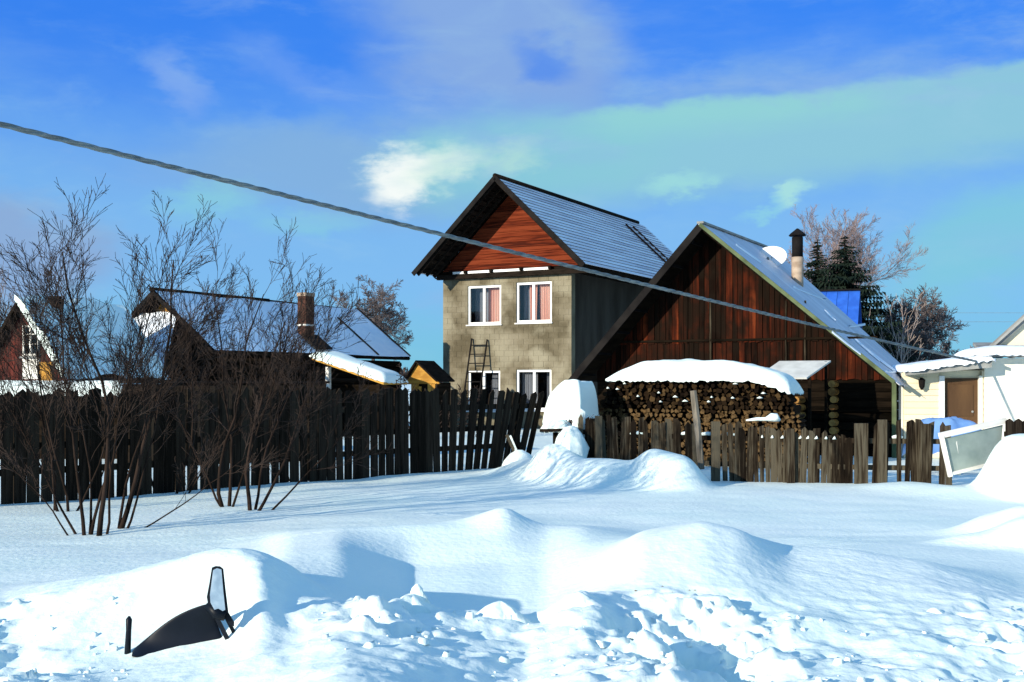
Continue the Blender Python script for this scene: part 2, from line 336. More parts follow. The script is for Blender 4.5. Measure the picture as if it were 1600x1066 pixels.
# ------------------------------------------------------------------ snow terrain
def fade(t): return t * t * t * (t * (t * 6 - 15) + 10)
_rs = np.random.RandomState(7); _perm = _rs.rand(256, 256)
def vnoise(x, y):
    xi = np.floor(x).astype(int); yi = np.floor(y).astype(int); xf = fade(x - xi); yf = fade(y - yi)
    g_ = lambda i, j: _perm[i & 255, j & 255]
    return (g_(xi, yi) * (1 - xf) + g_(xi + 1, yi) * xf) * (1 - yf) + (g_(xi, yi + 1) * (1 - xf) + g_(xi + 1, yi + 1) * xf) * yf
def fbm(x, y, o=4, r=.5):
    s, a, t = 0, 1, 0
    for i in range(o): s = s + a * (vnoise(x * 2 ** i + 17 * i, y * 2 ** i + 31 * i) - .5); t += a; a *= r
    return s / t
COLS = {
 -400: [(3, .3), (5, .25), (6, .2), (7, .22), (8, .12), (9, .03), (11, 0)],
 0:   [(3, .3), (5, .2), (6, .10), (7.0, .235), (7.9, .14), (9, .02), (11, 0)],
 120: [(3, .3), (5, .2), (6, .11), (7.0, .34), (7.9, .26), (9, .05), (11, 0)],
 200: [(3, .3), (5, .16), (6.05, .115), (7.1, .43), (7.9, .3), (9, .06), (11, 0)],
 350: [(3, .3), (5, .18), (6.05, .185), (6.3, .25), (7.0, .60), (7.6, .50), (9, .1), (11, 0)],
 408: [(3, .3), (5, .2), (6.0, .27), (6.3, .38), (6.75, .55), (7.1, .57), (7.6, .46), (8.3, .22), (9.5, .12), (11, .05), (13, 0)],
 450: [(3, .3), (5, .26), (6.05, .25), (6.3, .28), (7.1, .49), (7.6, .36), (8.3, .20), (9.5, .20), (11, .16), (12.5, .03), (14, 0)],
 530: [(3, .3), (5, .32), (6.3, .31), (7.0, .29), (7.5, .12), (8.3, .12), (9.5, .22), (11, .22), (12.5, .04), (14, 0)],
 640: [(3, .3), (5.2, .27), (6.3, .27), (6.8, .27), (7.4, .06), (8.2, -.08), (9, -.06), (10, .0), (11.1, .24), (12.0, .06), (14, 0)],
 730: [(3, .3), (5.2, .20), (6.3, .20), (6.8, .24), (7.4, .05), (8.2, -.05), (9, -.03), (10, .02), (10.9, .2), (11.4, .28), (12.2, .08), (14, 0)],
 820: [(3, .3), (5.2, .13), (6.3, .14), (6.75, .23), (7.4, .04), (8.2, -.04), (10, .04), (10.8, .16), (11.4, .28), (12.4, .08), (14, 0)],
 790: [(3, .3), (5.2, .15), (6.3, .16), (6.8, .25), (7.4, .05), (8.2, -.05), (9, -.03), (10, .02), (10.8, .2), (11.4, .42), (12.0, .12), (14, 0)],
 850: [(3, .3), (5.2, .20), (6.3, .20), (6.9, .24), (7.5, .03), (8.2, -.02), (9, .0), (10, .05), (10.8, .13), (11.4, .2), (12.5, .05), (14, 0)],
 910: [(3, .3), (5.2, .27), (6.3, .26), (6.9, .38), (7.6, .16), (8.4, .12), (9.2, .16), (10.4, .2), (11.2, .22), (12.5, .04), (14, 0)],
 1000: [(3, .3), (5.2, .30), (5.9, .22), (6.6, .15), (7.5, .30), (8.3, .47), (9, .44), (10, .26), (11.4, .1), (13, 0)],
 1100: [(3, .3), (5.2, .2), (5.9, .04), (6.6, .10), (7.5, .33), (8.5, .575), (9.2, .5), (10.4, .1), (12, 0)],
 1160: [(3, .3), (5.2, .12), (5.8, .03), (6.6, .14), (7.5, .30), (8.5, .52), (9.1, .4), (10.4, .06), (12, 0)],
 1230: [(3, .3), (5.1, .15), (5.8, .12), (6.6, .16), (7.7, .26), (9.0, .33), (9.6, .2), (10.5, .03), (12, 0)],
 1330: [(3, .3), (5.2, .12), (6.6, .14), (7.7, .23), (8.9, .32), (9.8, .10), (12, 0)],
 1450: [(3, .3), (5.2, .10), (6.6, .13), (7.7, .20), (8.7, .26), (9.6, .08), (12, 0)],
 1600: [(3, .3), (5.2, .08), (6.6, .11), (7.6, .14), (8.6, .06), (10, 0)],
 2000: [(3, .3), (5.2, .2), (6.6, .15), (8, .06), (10, 0)],
}
_pk = np.array(sorted(COLS)); _yg = np.arange(3, 16.01, .05); _pg = np.arange(-400, 2001, 5.0)
_tab = np.array([np.interp(_yg, [p[0] for p in COLS[k]], [p[1] for p in COLS[k]]) for k in _pk])
_T = np.array([np.interp(_pg, _pk, _tab[:, j]) for j in range(len(_yg))])      # [Y, px]
def _blur(a, s, ax):
    r = int(3 * s); k = np.exp(-.5 * (np.arange(-r, r + 1) / s) ** 2); k /= k.sum()
    pad = [(0, 0), (0, 0)]; pad[ax] = (r, r); b = np.pad(a, pad, mode='edge')
    return np.apply_along_axis(lambda m: np.convolve(m, k, mode='valid'), ax, b)
_T = _blur(_blur(_T, 1.5, 0), 2.2, 1)
_T = .22 + (_T - .22) * 1.0
def table(X, Y):
    px = np.clip(CX + F * X / np.maximum(Y, .5), -399, 1999); yy = np.clip(Y, 3.0, 15.99)
    fi = (yy - 3) / .05; fj = (px + 400) / 5
    i = np.clip(np.floor(fi).astype(int), 0, len(_yg) - 2); j = np.clip(np.floor(fj).astype(int), 0, len(_pg) - 2)
    u = fi - i; v = fj - j
    z = (_T[i, j] * (1 - v) + _T[i, j + 1] * v) * (1 - u) + (_T[i + 1, j] * (1 - v) + _T[i + 1, j + 1] * v) * u
    return z * np.clip((15.9 - Y) / 1.5, 0, 1)
def bump(X, Y, px, Yc, h, rx, ry, p=1.0):
    d = ((X - gx(px, Yc)) / rx) ** 2 + ((Y - Yc) / ry) ** 2
    return h * np.exp(-d ** p)
MOUNDS = [ # px, Y, height, rx, ry, exponent
 (945, 18.4, .40, .80, .8, 1.6), (1048, 17.9, .50, .52, .6, 1.8),
 (866, 19.3, .56, .48, .55, 1.3), (830, 20.3, .28, .6, .6, 1), (1420, 17.3, .10, .7, .6, 1),
 (1592, 16.3, .84, .42, .8, 1.6), (1720, 16.5, .75, .9, 1.0, 1.6), (1500, 16.4, .12, .6, .6, 1),
 (1585, 12.0, .22, .55, .5, 1.4), (1640, 11.3, .25, .5, .6, 1.2), (1545, 11.2, .10, .5, .25, 1.5)]
CHANNELS = [([(985, 6.42), (1060, 6.3), (1115, 6.05)], .10, .14), ([(1090, 6.1), (1150, 5.65), (1200, 5.25)], .12, .18), ([(1000, 5.75), (1060, 5.5)], .05, .07),
 ([(555, 6.25), (572, 6.15)], .07, .10), ([(1405, 5.75), (1450, 5.62), (1440, 5.45)], .035, .05), ([(1520, 6.5), (1600, 6.35)], .04, .04), ([(1500, 7.2), (1600, 7.0)], .04, .05), ([(1340, 6.05), (1420, 5.98)], .03, .03),
 ([(835, 6.72), (900, 6.70)], .07, .09), ([(40, 5.9), (-40, 5.7)], .12, .12)]
def seg_dist(X, Y, poly):
    d = np.full(np.shape(X), 1e3)
    for (a0_, b0_), (a1_, b1_) in zip(poly[:-1], poly[1:]):
        ax, ay, bx_, by_ = gx(a0_, b0_), b0_, gx(a1_, b1_), b1_
        t = np.clip(((X - ax) * (bx_ - ax) + (Y - ay) * (by_ - ay)) / ((bx_ - ax) ** 2 + (by_ - ay) ** 2), 0, 1)
        d = np.minimum(d, np.hypot(X - ax - t * (bx_ - ax), Y - ay - t * (by_ - ay)))
    return d
def height(X, Y):
    z = table(X, Y)
    for m in MOUNDS: z = z + bump(X, Y, m[0], m[1], m[2], m[3], m[4], m[5])
    near = np.clip((9.4 - Y) / 2.2, 0, 1); bank = np.clip((7.05 - Y) / .5, 0, 1)
    px = CX + F * X / np.maximum(Y, .5)
    rough = np.where((px > 480) , 1.0, .35) * np.clip(.45 + (px - 480) / 800, .45, 1)
    z = z + .05 * fbm(X * .55 + 3, Y * .55, 3) * np.clip((Y - 8) / 4, .25, 1)
    z = z + .014 * fbm(X * 1.3, Y * 2.9 + 9, 3) * np.clip((Y - 8) / 4, .2, 1)
    z = z + near * .020 * fbm(X * 3 + 40, Y * 3, 4, .55)
    # broken, ploughed snow along the road
    c1 = fbm(X * 3.1 + 5, Y * 3.1 + 8, 4, .55); c2 = fbm(X * 7.5 + 15, Y * 7.5 + 1, 3, .6)
    calm = np.exp(-(((px - 290) / 150) ** 2 + ((Y - 6.2) / .55) ** 2) ** 2)
    z = z + bank * rough * (1 - calm) * (.15 * fbm(X * 1.7 + 5, Y * 1.7 + 8, 3, .5) + .05 * c1 + .05 * np.clip(c2 * 2.2 - .25, 0, .7) + .012 * fbm(X * 22, Y * 5, 2))
    # broken crust: plates with sharp edges, strongest right of the middle and at the picture's edges
    pmask = np.clip(np.exp(-((px - 1090) / 130) ** 2) + .8 * np.exp(-((px - 600) / 70) ** 2) * (Y > 5.9) + .42 * np.clip((px - 1450) / 120, 0, 1) + .6 * np.exp(-((px - 20) / 60) ** 2) + .12, 0, 1) * (1 - calm)
    zone = np.clip((7.4 + .5 * np.clip((px - 1380) / 150, 0, 1) - Y) / .5, 0, 1)
    f1 = fbm(X * 2.4 + 70, Y * 2.0 + 33, 4, .55); f2 = fbm(X * 5.2 + 12, Y * 4.4 + 90, 4, .6)
    sm_ = lambda t: np.clip(t, 0, 1) ** 2 * (3 - 2 * np.clip(t, 0, 1))
    z = z + zone * pmask * (.085 * sm_((f1 - .02) * 9) + .055 * sm_((f2 - .04) * 8) + .03 * sm_((f2 + .12) * 8) - .06)
    for poly, w_, dep in CHANNELS: z = z - dep * np.exp(-(seg_dist(X, Y, poly) / w_) ** 2)
    z = z + np.clip((9.2 - Y) / 1.5, 0, 1) * .012 * (1 - calm * .6) * fbm(X * 11, Y * 8, 3, .6)
    # wind ripples on the right-hand plateau
    pl = np.clip((px - 1180) / 150, 0, 1) * near
    z = z + pl * .022 * np.abs(fbm(X * 1.3 + 60, Y * 2.2 + 20, 4, .6)) * 3 - pl * .012
    z = z + np.clip((Y - 9) / 3, 0, 1) * np.clip((30 - Y) / 8, 0, 1) * .02 * fbm(X * 1.1 + .6 * Y, Y * 5.5 - X * 1.2, 3, .55)
    far = np.clip((Y - 60) / 200, 0, 1)
    return z + far * 3.0 * fbm(X * .02, Y * .02, 2)
def spaced(lo, a, b, hi, step, growth=1.09, mx=14):
    mid = list(np.arange(a, b + 1e-6, step)); out = list(mid); s = step; x = b
    while x < hi: s = min(s * growth, mx); x += s; out.append(x)
    s = step; x = a; pre = []
    while x > lo: s = min(s * growth, mx); x -= s; pre.append(x)
    return np.array(pre[::-1] + out)
gxs = spaced(-330, -5.2, 6.4, 360, .026); gys = spaced(-30, 4.3, 9.6, 900, .026, 1.02, 20)
GX, GY = np.meshgrid(gxs, gys); GZ = height(GX, GY)
GZ = np.where(GY < 4.3, GZ * np.clip((GY + 2) / 6.3, 0, 1), GZ)
nx, ny = len(gxs), len(gys)
me = bpy.data.meshes.new('snow_ground')
idx = np.arange(nx * ny).reshape(ny, nx)
quads = np.stack([idx[:-1, :-1], idx[:-1, 1:], idx[1:, 1:], idx[1:, :-1]], -1).reshape(-1, 4)
me.vertices.add(nx * ny); me.vertices.foreach_set('co', np.stack([GX, GY, GZ], -1).ravel().astype(np.float32))
me.loops.add(quads.size); me.loops.foreach_set('vertex_index', quads.ravel().astype(np.int32))
me.polygons.add(len(quads)); me.polygons.foreach_set('loop_start', (np.arange(len(quads)) * 4).astype(np.int32))
me.polygons.foreach_set('use_smooth', np.ones(len(quads), dtype=bool))
me.update(calc_edges=True); me.materials.append(M['snow'])
tag(link_mesh('snow_ground', me), kind='structure')
print('ground quads', len(quads))
def gh(x, y): return float(height(np.array([x], float), np.array([y], float))[0])

# ------------------------------------------------------------------ generic builders
def wall_open(mb, x0, x1, z0, z1, ops, y0, y1):
    xs = sorted({x0, x1, *[v for o in ops for v in (o[0], o[1]) if x0 < v < x1]}); zs = sorted({z0, z1, *[v for o in ops for v in (o[2], o[3]) if z0 < v < z1]})
    for i in range(len(xs) - 1):
        cx_ = (xs[i] + xs[i + 1]) / 2; run = None
        for j in range(len(zs) - 1):
            cz_ = (zs[j] + zs[j + 1]) / 2
            if any(o[0] < cx_ < o[1] and o[2] < cz_ < o[3] for o in ops): continue
            mb.box(xs[i], xs[i + 1], y0, y1, zs[j], zs[j + 1])
def curtain(parent, x0, x1, z0, z1, y, m, name='curtain', amp=.03, waves=7, gather=0):
    mb = MB(); n = 28; vs = []; fs = []
    for i in range(n + 1):
        t = i / n
        for k, z in ((0, z0), (1, z1)):
            xx = x0 + (x1 - x0) * (t if k else t * (1 - gather) + gather * (.5 if gather > 0 else 0))
            vs.append((xx, y + amp * math.sin(t * waves * 2 * math.pi), z))
    for i in range(n): fs.append((2 * i, 2 * i + 2, 2 * i + 3, 2 * i + 1))
    mb.add(vs, fs); return mb.build(name, M[m], parent, True)
def window(parent, x0, x1, z0, z1, y, split=.5, fw=.085, sill=True, room='dark', frame='white'):
    f = MB()
    f.box(x0, x0 + fw, y, y + .07, z0, z1); f.box(x1 - fw, x1, y, y + .07, z0, z1)
    f.box(x0 + fw, x1 - fw, y, y + .07, z1 - fw, z1); f.box(x0 + fw, x1 - fw, y, y + .07, z0, z0 + fw)
    xm = x0 + (x1 - x0) * split; f.box(xm - fw * .55, xm + fw * .55, y - .004, y + .066, z0 + fw, z1 - fw)
    w = f.build('window', M[frame], parent)
    for a, b in ((x0 + fw, xm - fw * .55), (xm + fw * .55, x1 - fw)):
        MB().box(a, b, y + .03, y + .038, z0 + fw, z1 - fw).build('pane', M['glass'], w)
    return w
def clip_poly(poly, a, b, c):
    """keep a*x+b*z<=c"""
    out = []
    for i in range(len(poly)):
        p, q = poly[i], poly[(i + 1) % len(poly)]; dp, dq = a * p[0] + b * p[1] - c, a * q[0] + b * q[1] - c
        if dp <= 0: out.append(p)
        if dp * dq < 0:
            t = dp / (dp - dq); out.append((p[0] + (q[0] - p[0]) * t, p[1] + (q[1] - p[1]) * t))
    return out
rng = random.Random(5)

# ------------------------------------------------------------------ two-storey house
H = Frame(2.09, 40.0)
t1 = empty('two_storey_house', (H.x, H.y, 0), HROT, 'tall narrow two-storey house of grey-tan blocks with red-brown board gable and frosted roof', 'house')
LW = 12.0; AL = -5.3; RA, ZR, HWD, ZE = -2.2, 8.80, 3.3, 5.68; BF = -1.5; BB = BF + 13.7
def hz_(py, a, b=0): return H.z(py, a, b)
wins = []
for (p0, p1, y0, y1) in ((730.5, 783, 446, 507), (806.5, 862, 440.5, 504), (731, 781.5, 579, 642), (806.5, 861.5, 577.5, 641)):
    a0, a1 = H.a(p0), H.a(p1); am = (a0 + a1) / 2
    wins.append((a0, a1, hz_(y1, am), hz_(y0, am)))
mb = MB(); wall_open(mb, AL, -.001, -.3, 5.5, wins, 0.006, .30)
mb.build('front_wall', M['mortar'], t1)
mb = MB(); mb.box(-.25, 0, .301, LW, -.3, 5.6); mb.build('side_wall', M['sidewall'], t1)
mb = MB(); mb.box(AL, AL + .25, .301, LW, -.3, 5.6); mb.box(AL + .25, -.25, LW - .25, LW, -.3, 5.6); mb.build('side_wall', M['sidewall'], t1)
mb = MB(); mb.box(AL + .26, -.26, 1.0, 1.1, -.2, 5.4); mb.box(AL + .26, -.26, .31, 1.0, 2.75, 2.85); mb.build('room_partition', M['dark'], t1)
# blocks
bw, bh, jt = .40, .205, .007
bcache = {}
row = 0; z = .55
while z < 5.44:
    x = AL + (0 if row % 2 else -bw / 2)
    while x < 0:
        xa, xb = max(x, AL), min(x + bw, 0.0); za, zb = z, min(z + bh, 5.45)
        segs = [(xa + jt / 2, xb - jt / 2, za + jt / 2, zb - jt / 2)]
        for w in wins:
            ns = []
            for s in segs:
                if s[0] < w[1] and s[1] > w[0] and s[2] < w[3] and s[3] > w[2]:
                    if s[0] < w[0]: ns.append((s[0], w[0], s[2], s[3]))
                    if s[1] > w[1]: ns.append((w[1], s[1], s[2], s[3]))
                    m0, m1 = max(s[0], w[0]), min(s[1], w[1])
                    if s[2] < w[2]: ns.append((m0, m1, s[2], w[2]))
                    if s[3] > w[3]: ns.append((m0, m1, w[3], s[3]))
                else: ns.append(s)
            segs = ns
        for s in segs:
            if s[1] - s[0] < .05 or s[3] - s[2] < .03: continue
            key = (round(s[1] - s[0], 2), round(s[3] - s[2], 2))
            if key not in bcache: bcache[key] = MB().box(0, key[0], 0, .012, 0, key[1]).mesh('block', M['block'])
            link_mesh('block', bcache[key], t1, (s[0], rng.uniform(-.006, .0), s[2]))
        x += bw
    z += bh; row += 1
for i, w in enumerate(wins):
    win = window(t1, *w, .05, split=(.48 if i != 3 else .5))
    MB().box(w[0] - .04, w[1] + .04, -.06, .05, w[2] - .05, w[2] - .004).build('window_sill', M['whitewood' if i < 2 else 'white'], t1)
    w0, w1, z0, z1 = w; wd = w1 - w0
    if i == 0: curtain(t1, w0 + wd * .5, w1 - .05, z0, z1, .32, 'curtain', waves=6); curtain(t1, w0 + .05, w0 + wd * .5, z0, z1, .5, 'greycurtain', 'net_curtain')
    if i == 1: curtain(t1, w0 + wd * .55, w1 - .05, z0, z1, .32, 'curtain', waves=6, gather=.12); curtain(t1, w0 + wd * .26, w0 + wd * .5, z0, z1, .32, 'curtain', waves=4, gather=.25); curtain(t1, w0 + .05, w0 + wd * .5, z0, z1, .5, 'greycurtain', 'net_curtain')
    if i == 2: curtain(t1, w0 + wd * .62, w1 - .05, z0, z1, .34, 'greycurtain', 'net_curtain')
    if i == 3: curtain(t1, w0 + .05, w0 + wd * .5, z0, z1, .34, 'greycurtain', 'net_curtain'); curtain(t1, w0 + wd * .66, w0 + wd * .85, z0, z1, .6, 'greycurtain', 'net_curtain', waves=4)
# lower chord beam, white strips painted in for sunlit gaps, joist ends
sl = (ZR - ZE) / HWD
MB().box(RA - HWD + .05, RA + HWD - .02, -.22, -.08, 5.46, 5.64).build('tie_beam', M['roofdark'], t1)
xs = [H.a(p, -.2) for p in (705, 728, 768, 815, 860)]
for i in range(4):
    MB().box(xs[i] + .06, xs[i + 1] - .06, -.20, -.14, 5.645, 5.73).build('sunlit_gap_strip', M['white'], t1)
for i in range(5):
    MB().box(xs[i] - .05, xs[i] + .05, -.30, -.10, 5.645, 5.76).build('joist_end', M['roofdark'], t1)
MB().box(RA - HWD + .15, RA + HWD - .1, -.12, -.04, 5.64, 5.75).build('gable_plate', M['roofdark'], t1)
# gable boards (horizontal)
gz0 = 5.752; top = ZR - .22; nb = 15; hb = (top - gz0) / nb
for i in range(nb):
    za, zb = gz0 + i * hb, gz0 + (i + 1) * hb - .012
    wa, wb = (top - za) / sl, (top - zb) / sl
    if i == nb - 1: wb = .01
    d = rng.uniform(0, .012)
    mb = MB(); mb.prism([(RA - wa, za), (RA + wa, za), (RA + wb, zb), (RA - wb, zb)], -.17 - d, -.13 - d); mb.build('gable_board', M['gable'], t1)
MB().prism([(RA - (top - gz0) / sl + .02, gz0), (RA + (top - gz0) / sl - .02, gz0), (RA, top - .02)], -.12, -.06).build('gable_backing', M['roofdark'], t1)
# roof boarding underneath (seen on the left overhang) : boards across the slope
rth = .16
for side in (-1, 1):
    n = 19
    for i in range(n):
        t0, t1_ = i / n, (i + 1) / n - .012
        p = lambda t, dz=0: (RA + side * HWD * t, ZR - (ZR - ZE) * t - .03 + dz)
        (xa, za), (xb, zb) = p(t0), p(t1_)
        dd = .0 if i % 2 else -.025
        mb = MB(); mb.slab([(xa, BF, za + dd), (xb, BF, zb + dd), (xb, .0 if i else BB, zb + dd), (xa, .0 if i else BB, za + dd)], .035); mb.build('sheathing_board', M['roofdark'], t1)
    pA, pB = (RA + side * .02, ZR - .075), (RA + side * HWD * .995, ZE - .075)
    for yy, w_, h_ in ((-.35, .08, .12), (BF + .05, .05, .14), (-.85, .07, .10), (BB - .05, .05, .14)):
        MB().bar((pA[0], yy, pA[1] - h_ / 3), (pB[0], yy, pB[1] - h_ / 3), w_, h_).build('rafter', M['roofdark'], t1)
    mb = MB(); mb.slab([(RA + side * .05, .02, ZR - .04), (RA + side * HWD, .02, ZE - .04), (RA + side * HWD, BB, ZE - .04), (RA + side * .05, BB, ZR - .04)], .04); mb.build('roof_deck', M['roofdark'], t1)
    MB().slab([(RA + side * .02, BF - .02, ZR - .004), (RA + side * HWD, BF - .02, ZE - .004), (RA + side * HWD, .02, ZE - .004), (RA + side * .02, .02, ZR - .004)], .015).build('roof_deck', M['roofdark'], t1)
    # courses of roofing sheets, each lapping the one below
    nc = 22
    for i in range(nc):
        ta, tb = i / nc, (i + 1) / nc + .006
        xa, za = RA + side * (HWD + .08) * ta, ZR - sl * (HWD + .08) * ta; xb, zb = RA + side * (HWD + .08) * tb, ZR - sl * (HWD + .08) * tb
        o = .022
        mb = MB(); mb.slab([(xa, BF - .06, za + .012), (xb, BF - .06, zb + .012 + o * 1.8), (xb, BB + .06, zb + .012 + o * 1.8), (xa, BB + .06, za + .012)], .012)
        mb.build('roofing_course', M['slate'], t1)
MB().tube([(RA, BF - .1, ZR + .05), (RA, BB - .6, ZR + .05)], .085, 8).build('ridge_cap', M['roofdark'], t1, True)
mb = MB()
for side in (-1, 1): mb.bar((RA, BF - .09, ZR - .02), (RA + side * (HWD + .1), BF - .09, ZR - .02 - sl * (HWD + .1)), .035, .17)
mb.build('barge_board', M['soot'], t1)
mb = MB(); mb.box(.002, HWD + RA, -.1, LW, 5.52, 5.56); mb.box(AL - .3, AL - .002, -.1, LW, 5.52, 5.56); mb.box(HWD + RA - .02, HWD + RA + .02, BF, BB, 5.50, 5.66); mb.build('eave_soffit', M['barndark'], t1)
# roof ladder, lying on the right slope near the back
def onroof(px, py):
    # intersect view ray with right slope of the tower roof
    o = Vector((0, 0, CZ)); d = Vector(((px - CX) / F, 1, (HY - py) / F))
    nrm_l = (sl, 0, 1); n = Vector((EX[0] * nrm_l[0], EX[1] * nrm_l[0], 1)); p0w = H.w(RA, 0); p0 = Vector((p0w[0], p0w[1], ZR + .06))
    t = (p0 - o).dot(n) / d.dot(n); P = o + d * t; rx_, ry_ = P.x - H.x, P.y - H.y
    return Vector((rx_ * EX[0] + ry_ * EX[1], rx_ * EY[0] + ry_ * EY[1], P.z))
def to_world(fr, p): w = fr.w(p[0], p[1]); return (w[0], w[1], p[2])
a = onroof(978, 353); b_ = onroof(1043, 413)
bb = a.y; dlt = .8
e = empty('roof_ladder', (H.w(a.x, a.y)[0], H.w(a.x, a.y)[1], a.z), HROT, 'long brown wooden ladder lying up the frosted right slope of the tall house roof', 'ladder')
Lr = 3.2 / math.cos(math.atan(sl)); dirl = Vector((1, 0, -sl)).normalized(); La = 3.15
for k in (0, dlt):
    MB().bar(Vector((0, k, .06)), Vector((0, k, .06)) + dirl * La, .07, .07, (sl, 0, 1)).build('rail', M['brick'], e)
for i in range(1, 9):
    p = dirl * (La * i / 9); MB().bar(p + Vector((0, .06, .05)), p + Vector((0, dlt - .06, .05)), .03, .03).build('rung', M['slate'], e)
# ladder against the facade
lp0, lp1 = H.a(729, -.45), H.a(755, -.45)
e = empty('ladder', (*H.w(lp0, -1.0), 0), HROT, 'thin dark ladder leaning on the block wall between the left windows of the tall house', 'ladder')
zt = hz_(531, lp0, -.15); wl = lp1 - lp0 - .05
for k in (0, wl): MB().bar((k, 0, -.1), (k, .93, zt + (.0 if k else .05)), .045, .045).build('rail', M['soot'], e)
for i in range(1, 10):
    f_ = i / 9.6; MB().bar((.02, .93 * f_, zt * f_), (wl - .02, .93 * f_, zt * f_), .035, .035).build('rung', M['soot'], e)

# ------------------------------------------------------------------ dark log barn
B = Frame(4.31, 26.0)
t2 = empty('log_barn', (B.x, B.y, 0), HROT, 'low dark red-brown board and log barn with steep frosted metal roof behind the woodpile', 'barn')
AP, EL_, ER_, ZL, ZRt, OV = 5.25, -3.25, 4.18, 1.72, 1.72, .8
slL = (AP - ZL) / -EL_; slR = (AP - ZRt) / ER_
WR = B.a(1394, OV); WLf = -2.95
# vertical boards in two tiers
zt1 = B.z(532, 0, OV)
def vboards(z0, z1, y, seed, w=.14, inset=.16):
    rg = random.Random(seed); x = WLf
    while x < WR - .02:
        ww = w * rg.uniform(.8, 1.2); xb = min(x + ww, WR)
        poly = [(x + .006, z0 - rg.uniform(0, .05)), (xb - .006, z0 - rg.uniform(0, .05)), (xb - .006, z1), (x + .006, z1)]
        poly = clip_poly(poly, -slL, 1, AP - inset); poly = clip_poly(poly, slR, 1, AP - inset)
        if len(poly) > 2:
            d = rg.uniform(0, .025); mb = MB(); mb.prism(poly, y - d, y - d + .022); mb.build('wall_board', M['barn'], t2)
        x = xb
vboards(zt1 - .03, 6, OV - .03, 11)
vboards(1.72, zt1 + .02, OV - .004, 12)
mb = MB(); mb.prism([(WLf, 1.0), (WR, 1.0), (WR, AP - .2 - slR * WR), (0, AP - .2), (WLf, AP - .2 + slL * WLf)], OV + .03, OV + .1); mb.build('gable_backing', M['barndark'], t2)
for fx, wj in ((1170, .045), (1228, .03), (1258, .04)):
    xx = B.a(fx if fx != 1170 else 1110, OV); MB().box(xx, xx + wj, OV - .075, OV - .055, B.z(590, xx, OV), B.z(470, xx, OV)).build('batten', M['picket'], t2)
mb = MB(); mb.bar((WLf + .3, OV - .06, zt1), (WR - .3, OV - .06, zt1), .03, .05); mb.build('ledge_board', M['barndark'], t2)
# log wall
for i in range(9):
    z = .06 + i * .2
    MB().tube([(WLf, OV + .12, z), (WR - .02, OV + .12, z)], .104, 8).build('log', M['barndark'], t2, True)
    MB().tube([(WR - .12, OV + .1, z + .05), (WR - .12, OV + 5.5, z + .05)], .104, 8).build('log', M['barndark'], t2, True)
# log ends of the cross wall
cxl = B.a(1305, OV)
for i in range(10):
    z = .05 + i * .172
    MB().tube([(cxl + rng.uniform(-.03, .03), OV - .22 - rng.uniform(0, .08), z), (cxl, OV + .02, z)], .085 * rng.uniform(.8, 1.1), 9).build('log_end', M['log'], t2)
cxl = B.a(1254, OV)
for i in range(3):
    MB().tube([(cxl + rng.uniform(-.1, .1), OV - .3, .9 + .17 * i), (cxl, OV, .9 + .17 * i)], .08, 9).build('log_end', M['log'], t2)
MB().box(WR + .01, WR + .1, OV - .1, OV + .0, -.2, 1.7).build('corner_post', M['green'], t2)
MB().box(WR + .12, WR + .3, OV + .1, OV + .2, -.2, 1.7).build('corner_board', M['sheetgrey'], t2)
# roof
LB0, LBe = 6.2, 3.3
mb = MB(); mb.slab([(0, 0, AP), (EL_, 0, ZL), (EL_, 6.2, ZL), (0, 6.2, AP)], .10); mb.build('roof_deck', M['barndark'], t2)
n = 11; seg = ER_ / n
mb = MB(); mb.slab([(0, 0, AP - .002), (ER_, 0, ZRt - .002), (ER_, LBe - .05, ZRt - .002), (0, LB0 - .05, AP - .002)], .10); mb.build('roof_deck', M['barndark'], t2)
cuts = 8
for j in range(cuts):      # standing sheets running down the right slope
    f0, f1 = j / cuts, (j + 1) / cuts
    y0, y1 = f0 * LB0, f1 * LB0 - .004; e0, e1 = f0 * LBe, f1 * LBe - .004
    r_ = rng.uniform(0, .14); x1 = ER_ + .1 + r_
    mb = MB(); mb.slab([(.02, y0 - .04, AP + .012), (x1, e0 - .04, ZRt + .012 - (x1 - ER_) * slR), (x1, e1, ZRt + .012 - (x1 - ER_) * slR), (.02, y1, AP + .012)], .01)
    mb.build('roof_sheet', M['metalroof'], t2)
mb = MB(); mb.slab([(-.02, -.04, AP + .012), (EL_ - .06, -.04, ZL + .012 - .06 * slL), (EL_ - .06, 6.2, ZL + .012 - .06 * slL), (-.02, 6.2, AP + .012)], .01); mb.build('roof_sheet', M['metalroof'], t2)
MB().bar((0, -.05, AP + .03), (0, LB0, AP + .03), .16, .05).build('ridge_cap', M['grey'], t2)
mb = MB(); mb.bar((0, -.06, AP - .06), (EL_ - .05, -.06, ZL - .06 - .05 * slL), .04, .16); mb.build('barge_board', M['soot'], t2)
mb = MB(); mb.bar((0, -.07, AP - .02), (ER_ + .08, -.07, ZRt - .02 - .08 * slR), .03, .08); mb.build('barge_board', M['green'], t2)
for k in range(7):
    tt = (k + .5) / 7; x = EL_ * tt
    MB().bar((x, .02, AP + slL * x - .14), (x, OV, AP + slL * x - .14), .05, .07).build('purlin_end', M['soot'], t2)
def onbarn(px, py, lift=0):
    o = Vector((0, 0, CZ)); d = Vector(((px - CX) / F, 1, (HY - py) / F)); n = Vector((EX[0] * slR, EX[1] * slR, 1)); w = B.w(0, 0); p0 = Vector((w[0], w[1], AP + lift))
    t = (p0 - o).dot(n) / d.dot(n); P = o + d * t; rx_, ry_ = P.x - B.x, P.y - B.y
    return Vector((rx_ * EX[0] + ry_ * EX[1], rx_ * EY[0] + ry_ * EY[1], P.z))
